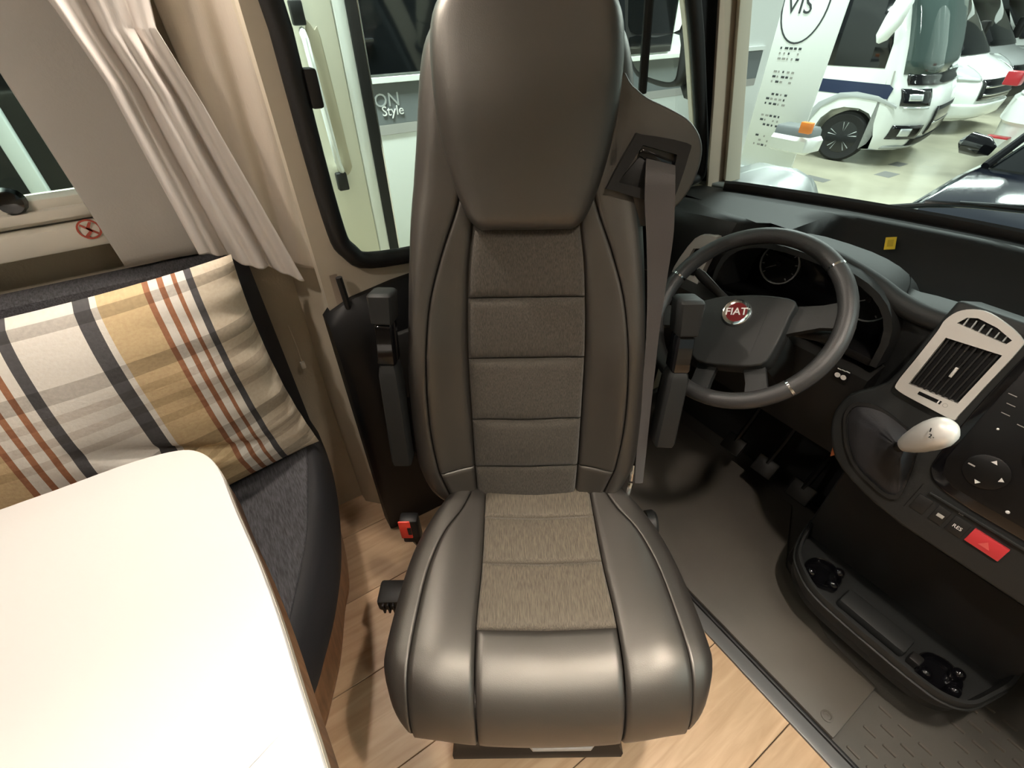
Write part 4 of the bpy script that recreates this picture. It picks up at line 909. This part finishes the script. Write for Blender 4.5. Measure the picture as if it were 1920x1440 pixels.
# parked motorhomes in the showroom, right side towards us
def motorhome(loc, rotz, label, kind):
    t = thing('parked_motorhome', label, 'motorhome', loc, rotz, group='motorhomes parked across the showroom')
    WD = 2.2
    if kind == 'integrated': F = [(.22, .80), (.30, .88), (.45, .93), (.62, .95), (.78, .94), (.92, .91), (1.02, .86), (1.10, .81), (1.5, .71), (1.95, .55), (2.3, .35), (2.7, .05)]
    else: F = [(.22, .84), (.30, .95), (.45, .99), (.62, 1.0), (.80, .98), (.92, .90), (1.02, .72), (1.12, .46), (1.4, .22), (1.95, -.28), (2.3, -.3), (2.7, -.35)]
    def fx(y, z): q = abs(2*y/WD-1); return interp(F, z) - .42*q**5 - .06*q**2
    st = [0, .03, .12, .3, .6, 1.1, 1.6, 1.9, 2.08, 2.17, 2.2]
    zs = [z for z, _ in F]
    rings = []
    for i, y in enumerate(st):
        inset = .03 if i in (0, len(st)-1) else 0
        low = [(-.42, .24), (-.415, .40), (-.36, .56), (-.25, .68), (-.1, .73), (.1, .73), (.25, .68), (.36, .56), (.415, .40), (.42, .24)]
        ring = [V((-5.0+inset, y, .35)), V((-5.0+inset, y, 2.7)), V((fx(y, 2.7)-.3, y, 2.72))] + [V((fx(y, z)-inset, y, z)) for z in reversed(zs)] + [V((x, y, z)) for x, z in reversed(low)] + [V((-.6, y, .3))]
        rings.append(ring)
    loft('body', rings, 'rv_white' if kind != 'van' else 'rv_silver', t, True, sharp=35)
    def fp_(nm, y0, y1, z0, z1, m, off=.012, nu=16, nv=6): return patch(nm, lambda y, z: V((fx(y, z)+off, y, z)), y0, y1, z0, z1, nu, nv, m, t)
    def sidef(nm, pts, m, off=.006, dep=.012, bev=.003): return slab(nm, [V((x, -off, z)) for x, z in pts], dep, m, t, bev, n=(0, -1, 0), local=True)
    if kind == 'integrated':
        fp_('windscreen', .07, 2.13, 1.16, 2.5, 'green_glass', .012, 20, 8); fp_('scuttle', .10, 2.10, 1.04, 1.16, 'gloss_black', .014)
        fp_('grille', .55, 1.65, .42, .78, 'gloss_black'); fp_('lower_grille', .35, 1.85, .26, .38, 'plastic_black')
        fp_('grille_bar', .6, 1.6, .55, .58, 'chrome', .02, 10, 2)
        sidef('cab_window', [(-.75, 1.22), (.22, 1.22), (.20, 1.5), (.02, 2.05), (-.75, 2.05)], 'dark_glass'); sidef('side_window', [(-2.6, 1.35), (-1.2, 1.35), (-1.2, 2.0), (-2.6, 2.0)], 'dark_glass')
        sidef('blue_stripe', [(-4.8, .98), (-.70, 1.06), (.36, 1.04), (.42, 1.0), (.40, .87), (.2, .88), (-.75, .90), (-4.8, .84)], 'rv_blue', .004, .006, 0)
        fp_('headlight', .05, .34, .80, 1.0, 'dark_glass', .018, 8, 4); fp_('headlight_lens', .10, .22, .86, .94, 'lamp_clear', .026, 6, 3); fp_('running_light', .08, .34, .765, .785, 'lamp_clear', .018, 6, 2)
        fp_('fog_panel', .06, .40, .38, .56, 'gloss_black', .014, 8, 4); fp_('fog_lamp', .13, .24, .42, .52, 'lamp_clear', .024, 6, 3)
        fp_('front_lip', .1, 2.1, .24, .28, 'rv_silver', .02, 16, 2)
        sidef('arch_trim', [(-.62, .30), (-.60, .55), (-.46, .76), (-.22, .90), (.0, .93), (.28, .90), (.55, .80), (.55, .77), (.28, .84), (0, .86), (-.2, .83), (-.40, .70), (-.50, .52), (-.52, .30)], 'rv_silver', .012, .02)
        sidef('door_line', [(.40, .80), (.42, .80), (.36, 1.2), (.34, 1.2)], 'rv_lightgrey', .003, .004, 0)
        sidef('side_skirt', [(-3.0, .30), (-.62, .28), (-.60, .42), (-3.0, .46)], 'rv_white', .02, .02); sidef('skirt_panel', [(-3.0, .46), (-.64, .44), (-.66, .66), (-3.0, .72)], 'rv_lightgrey', .008)
        mk = sidef('marker_lamp', [(-.80, .47), (-.66, .46), (-.67, .58), (-.80, .59)], 'lamp_orange', .016, .02)
        arm_ = tube('mirror_arm', [V((.25, -.02, 2.1)), V((.3, -.25, 2.12)), V((.28, -.42, 2.0))], .05, 'rv_white', t, n=10, local=True)
        loft('mirror_shell', tube_rings([V((.26, -.42, 2.05)), V((.24, -.44, 1.95)), V((.2, -.45, 1.75)), V((.14, -.44, 1.58)), V((.12, -.44, 1.52))], [.05, .10, .11, .08, .02], 12, .6), 'rv_white', t, True)
    else:
        fp_('windscreen', .2, 2.0, 1.17, 1.95, 'dark_glass', .012, 20, 8)
        fp_('grille', .35, 1.85, .55, .86, 'gloss_black'); fp_('bumper', .05, 2.15, .26, .50, 'rv_white' if kind != 'van' else 'plastic_dark', .03)
        fp_('grille_bar', .4, 1.8, .62, .65, 'chrome', .025, 10, 2); fp_('grille_bar', .4, 1.8, .74, .77, 'chrome', .025, 10, 2)
        fp_('headlight', .04, .32, .84, 1.05, 'lamp_clear', .02, 8, 4); fp_('headlight', 1.88, 2.16, .84, 1.05, 'lamp_clear', .02, 8, 4)
        sidef('cab_window', [(-1.2, 1.22), (.1, 1.22), (-.3, 1.9), (-1.2, 1.95)], 'dark_glass')
        if kind == 'alcove' or kind == 'van': box('cab_mirror', (.15, -.32, 1.2), (.3, -.1, 1.6), 'plastic_dark', t, bev=.04, local=True)
        loft('alcove', [[V((x, y, z)) for x, z in ((-1.2, 1.98), (-.1, 2.0), (.35, 2.1), (.6, 2.3), (.5, 2.7), (-1.2, 2.75))] for y in (.03, .1, 2.1, 2.17)], 'rv_white', t, True)
    for yy in (.04,):
        wl_ = lathe('wheel', [(.20, .02), (.30, .0), (.335, .03), (.335, .20), (.30, .22), (.2, .2)], V((0, yy, .335)), (0, 1, 0), 'tyre', t, 32, True)
        lathe('rim', [(.215, .015), (.205, .03), (.19, .08), (.001, .09)], V((0, yy, .335)), (0, 1, 0), 'gloss_black', wl_, 28, True)
        for k in range(5):
            for da in (-.16, .16):
                a = 2*PI*k/5+PI/2+da; c0 = V((math.cos(a-da)*.05, yy+.035, .335+math.sin(a-da)*.05)); c1 = V((math.cos(a)*.20, yy+.02, .335+math.sin(a)*.20))
                tube('wheel_spoke', [c0, c1], [.018, .014], 'rv_silver', wl_, n=6, flat=.5, local=True, up=(0, 1, 0))
        lathe('wheel_cap', [(.045, .03), (.04, .022), (.001, .02)], V((0, yy, .335)), (0, 1, 0), 'plastic_black', wl_, 16, True)
    return t
a0 = atz(1557, 302, GZ)
motorhome((a0.x, a0.y, GZ), math.radians(-79), 'white integrated motorhome with blue side stripe and black alloy wheel', 'integrated')
motorhome((11.6, 4.45, GZ), math.radians(-88), 'white motorhome with black grille parked second in the row', 'alcove')
motorhome((14.6, 5.0, GZ), math.radians(-88), 'silver cab motorhome parked third in the row', 'van')
motorhome((17.6, 5.3, GZ), math.radians(-88), 'white motorhome parked last and farthest in the row', 'alcove')
# tail of a caravan at the right edge
tp_ = thing('caravan_tail', 'white rounded caravan tail with red lamp at the right edge', 'caravan', (9.9, .4, GZ))
def tl_(z, k): return [V((x, y, z)) for x, y in [(p.x, p.y) for p in cr([(12.2, 2.55-k, 0), (10.6, 2.62-k, 0), (9.75+k, 2.45-k, 0), (9.45+k, 2.05-k, 0), (9.40+k, 1.0, 0), (9.40+k, -2.0, 0)], 5)] + [(12.2, -2.0)]]
loft('tail_body', [tl_(GZ+.95, .02), tl_(GZ+1.0, .14), tl_(GZ+1.5, .18), tl_(GZ+2.6, .24)], 'rv_white', tp_)
loft('tail_bumper', [tl_(GZ+.30, .10), tl_(GZ+.34, 0), tl_(GZ+.62, -.02), tl_(GZ+.66, -.05), tl_(GZ+.90, -.02), tl_(GZ+.97, .06)], 'rv_white', tp_)
lp = atx(1903, 146, 9.62); box('tail_lamp', lp+V((-.1, -.10, -.08)), lp+V((.05, .08, .08)), 'lamp_red', tp_, bev=.02)
rf = atx(1872, 257, 9.42); box('reflector', rf+V((-.06, -.12, -.012)), rf+V((.06, .12, .012)), 'lamp_red', tp_, bev=.004)
# dark car facing us
car = thing('dark_car', 'glossy navy car facing the windscreen at the right edge', 'car', (5.6, .45, GZ), math.radians(176))
def crs(x, hw, zt, r, zb=.25): return [V((x, y, z)) for y, z in [(-hw, zb), (-hw-.02, (zb+zt)/2), (-hw, zt-r), (-hw+r*.3, zt-r*.3), (-hw+r, zt), (-.3*hw, zt+.02), (.3*hw, zt+.02), (hw-r, zt), (hw-r*.3, zt-r*.3), (hw, zt-r), (hw+.02, (zb+zt)/2), (hw, zb)]]
loft('car_body', [crs(-2.9, .75, .85, .1), crs(-2.7, .85, .92, .1), crs(-1.5, .89, .95, .08), crs(.25, .90, .95, .08), crs(.6, .90, .92, .1), crs(1.2, .88, .82, .12), crs(1.5, .82, .72, .14), crs(1.62, .7, .6, .14)], 'car_navy', car, True, sharp=60)
loft('car_glass', [crs(-2.5, .62, .98, .05, .9), crs(-2.0, .68, 1.38, .1, .9), crs(-1.0, .70, 1.45, .1, .9), crs(-.45, .70, 1.40, .1, .9), crs(.45, .76, .95, .03, .9)], 'dark_glass', car, True, sharp=60)
loft('car_roof', [crs(-2.0, .66, 1.40, .1, 1.34), crs(-1.0, .69, 1.475, .1, 1.41), crs(-.42, .69, 1.43, .1, 1.36)], 'car_navy', car, True)
for s_ in (-1, 1):
    tube('car_pillar', [V((.45, s_*.79, .95)), V((0, s_*.76, 1.18)), V((-.44, s_*.68, 1.40))], .03, 'gloss_black', car, n=8, local=True)
    loft('car_mirror', tube_rings([V((.14, s_*.90, 1.0)), V((.16, s_*.96, 1.02)), V((.16, s_*1.08, 1.03)), V((.15, s_*1.13, 1.03))], [.04, .08, .085, .03], 12, 1.2), 'gloss_black', car, True)
    box('car_headlight', V((1.42, s_*.66-.14, .62)), V((1.6, s_*.66+.14, .73)), 'lamp_clear', car, bev=.03, local=True)
    lathe('car_wheel', [(.18, .0), (.29, -.01), (.31, .03), (.31, .18), (.29, .2), (.1, .2)], V((1.0, s_*.82-(.1), .31)), (0, 1, 0), 'tyre', car, 24, True)
# printed banner
bx_ = 6.9
bP = [atx(px, py, bx_) for px, py in ((1440, -150), (1398, 309), (1430, 313), (1513, 227), (1593, 0), (1640, -150))]
ban = thing('printed_banner', 'white roll-up banner with dark logo and columns of small print', 'banner', (bx_, bP[2].y, GZ))
y0b, y1b = atx(1408, 200, bx_).y, atx(1560, 150, bx_).y
yl, yr = atx(1420, 250, bx_).y+.42, atx(1553, 113, bx_).y
box('banner_panel', (bx_, yr, GZ+.06), (bx_+.02, yl, 2.3), 'banner', ban, bev=.002)
box('banner_foot', (bx_-.08, yr+.02, GZ), (bx_+.12, yl-.02, GZ+.07), 'rv_silver', ban, bev=.01)
mY = V((0, -1, 0))
def bt(px, py, body, size, m='print_dark'): text('banner_print', body, size, atx(px, py, bx_-.003), mY, Z, m, ban, .001)
bt(1500, 10, 'VIS', .26)
lc = atx(1512, 2, bx_-.003)
frame_slab('banner_ring', [lc+mY*.30*math.cos(a)+Z*.42*math.sin(a) for a in [2*PI*k/36 for k in range(36)]], [[lc+mY*.28*math.cos(a)+Z*.40*math.sin(a) for a in [2*PI*k/36 for k in range(36)]]], .001, (-1, 0, 0), 'print_dark', ban)
zz = atx(1470, 90, bx_).z
lft = atx(1420, 250, bx_).y+.02
k = 0
while zz > GZ+.25:
    for c in range(5):
        if random.random() < .85:
            yy = lft-.062*c; ww = random.choice((.02, .035, .045))
            box('banner_text_block', (bx_-.0035, yy-ww, zz-.012), (bx_+.001, yy, zz+.012), 'print_dark' if random.random() < .5 else 'rv_lightgrey', ban, bev=0)
    k += 1; zz -= .055 if k % 3 else .14

vb_ = thing('parked_bumper', 'white bumper end with grey panel and orange lamp beside the banner', 'bumper', (6.55, 4.0, GZ))
BX = 6.45
ya, yb = atx(1436, 290, BX).y, atx(1521, 250, BX).y
z1, z2, z3 = atx(1515, 262, BX).z, atx(1515, 226, BX).z, atx(1500, 300, BX).z
def bmp(k, z): return [V((BX+k, ya, z)), V((BX+k, yb+.18, z)), V((BX+.04+k, yb+.05, z)), V((BX+.14, yb+k, z)), V((BX+.32, yb+k, z)), V((BX+.32, ya, z))]
loft('bumper_skin', [bmp(.08, atx(1480, 290, BX).z), bmp(.0, atx(1480, 284, BX).z), bmp(-.01, z1-.04), bmp(.03, z1)], 'rv_white', vb_)
loft('bumper_panel', [bmp(.04, z1), bmp(.05, z2-.13), bmp(.08, z2-.10)], 'rv_grey', vb_)
lo_ = atx(1511, 240, BX); box('corner_lamp', lo_+V((-.02, -.07, -.06)), lo_+V((.05, .07, .06)), 'lamp_orange', vb_, bev=.01)
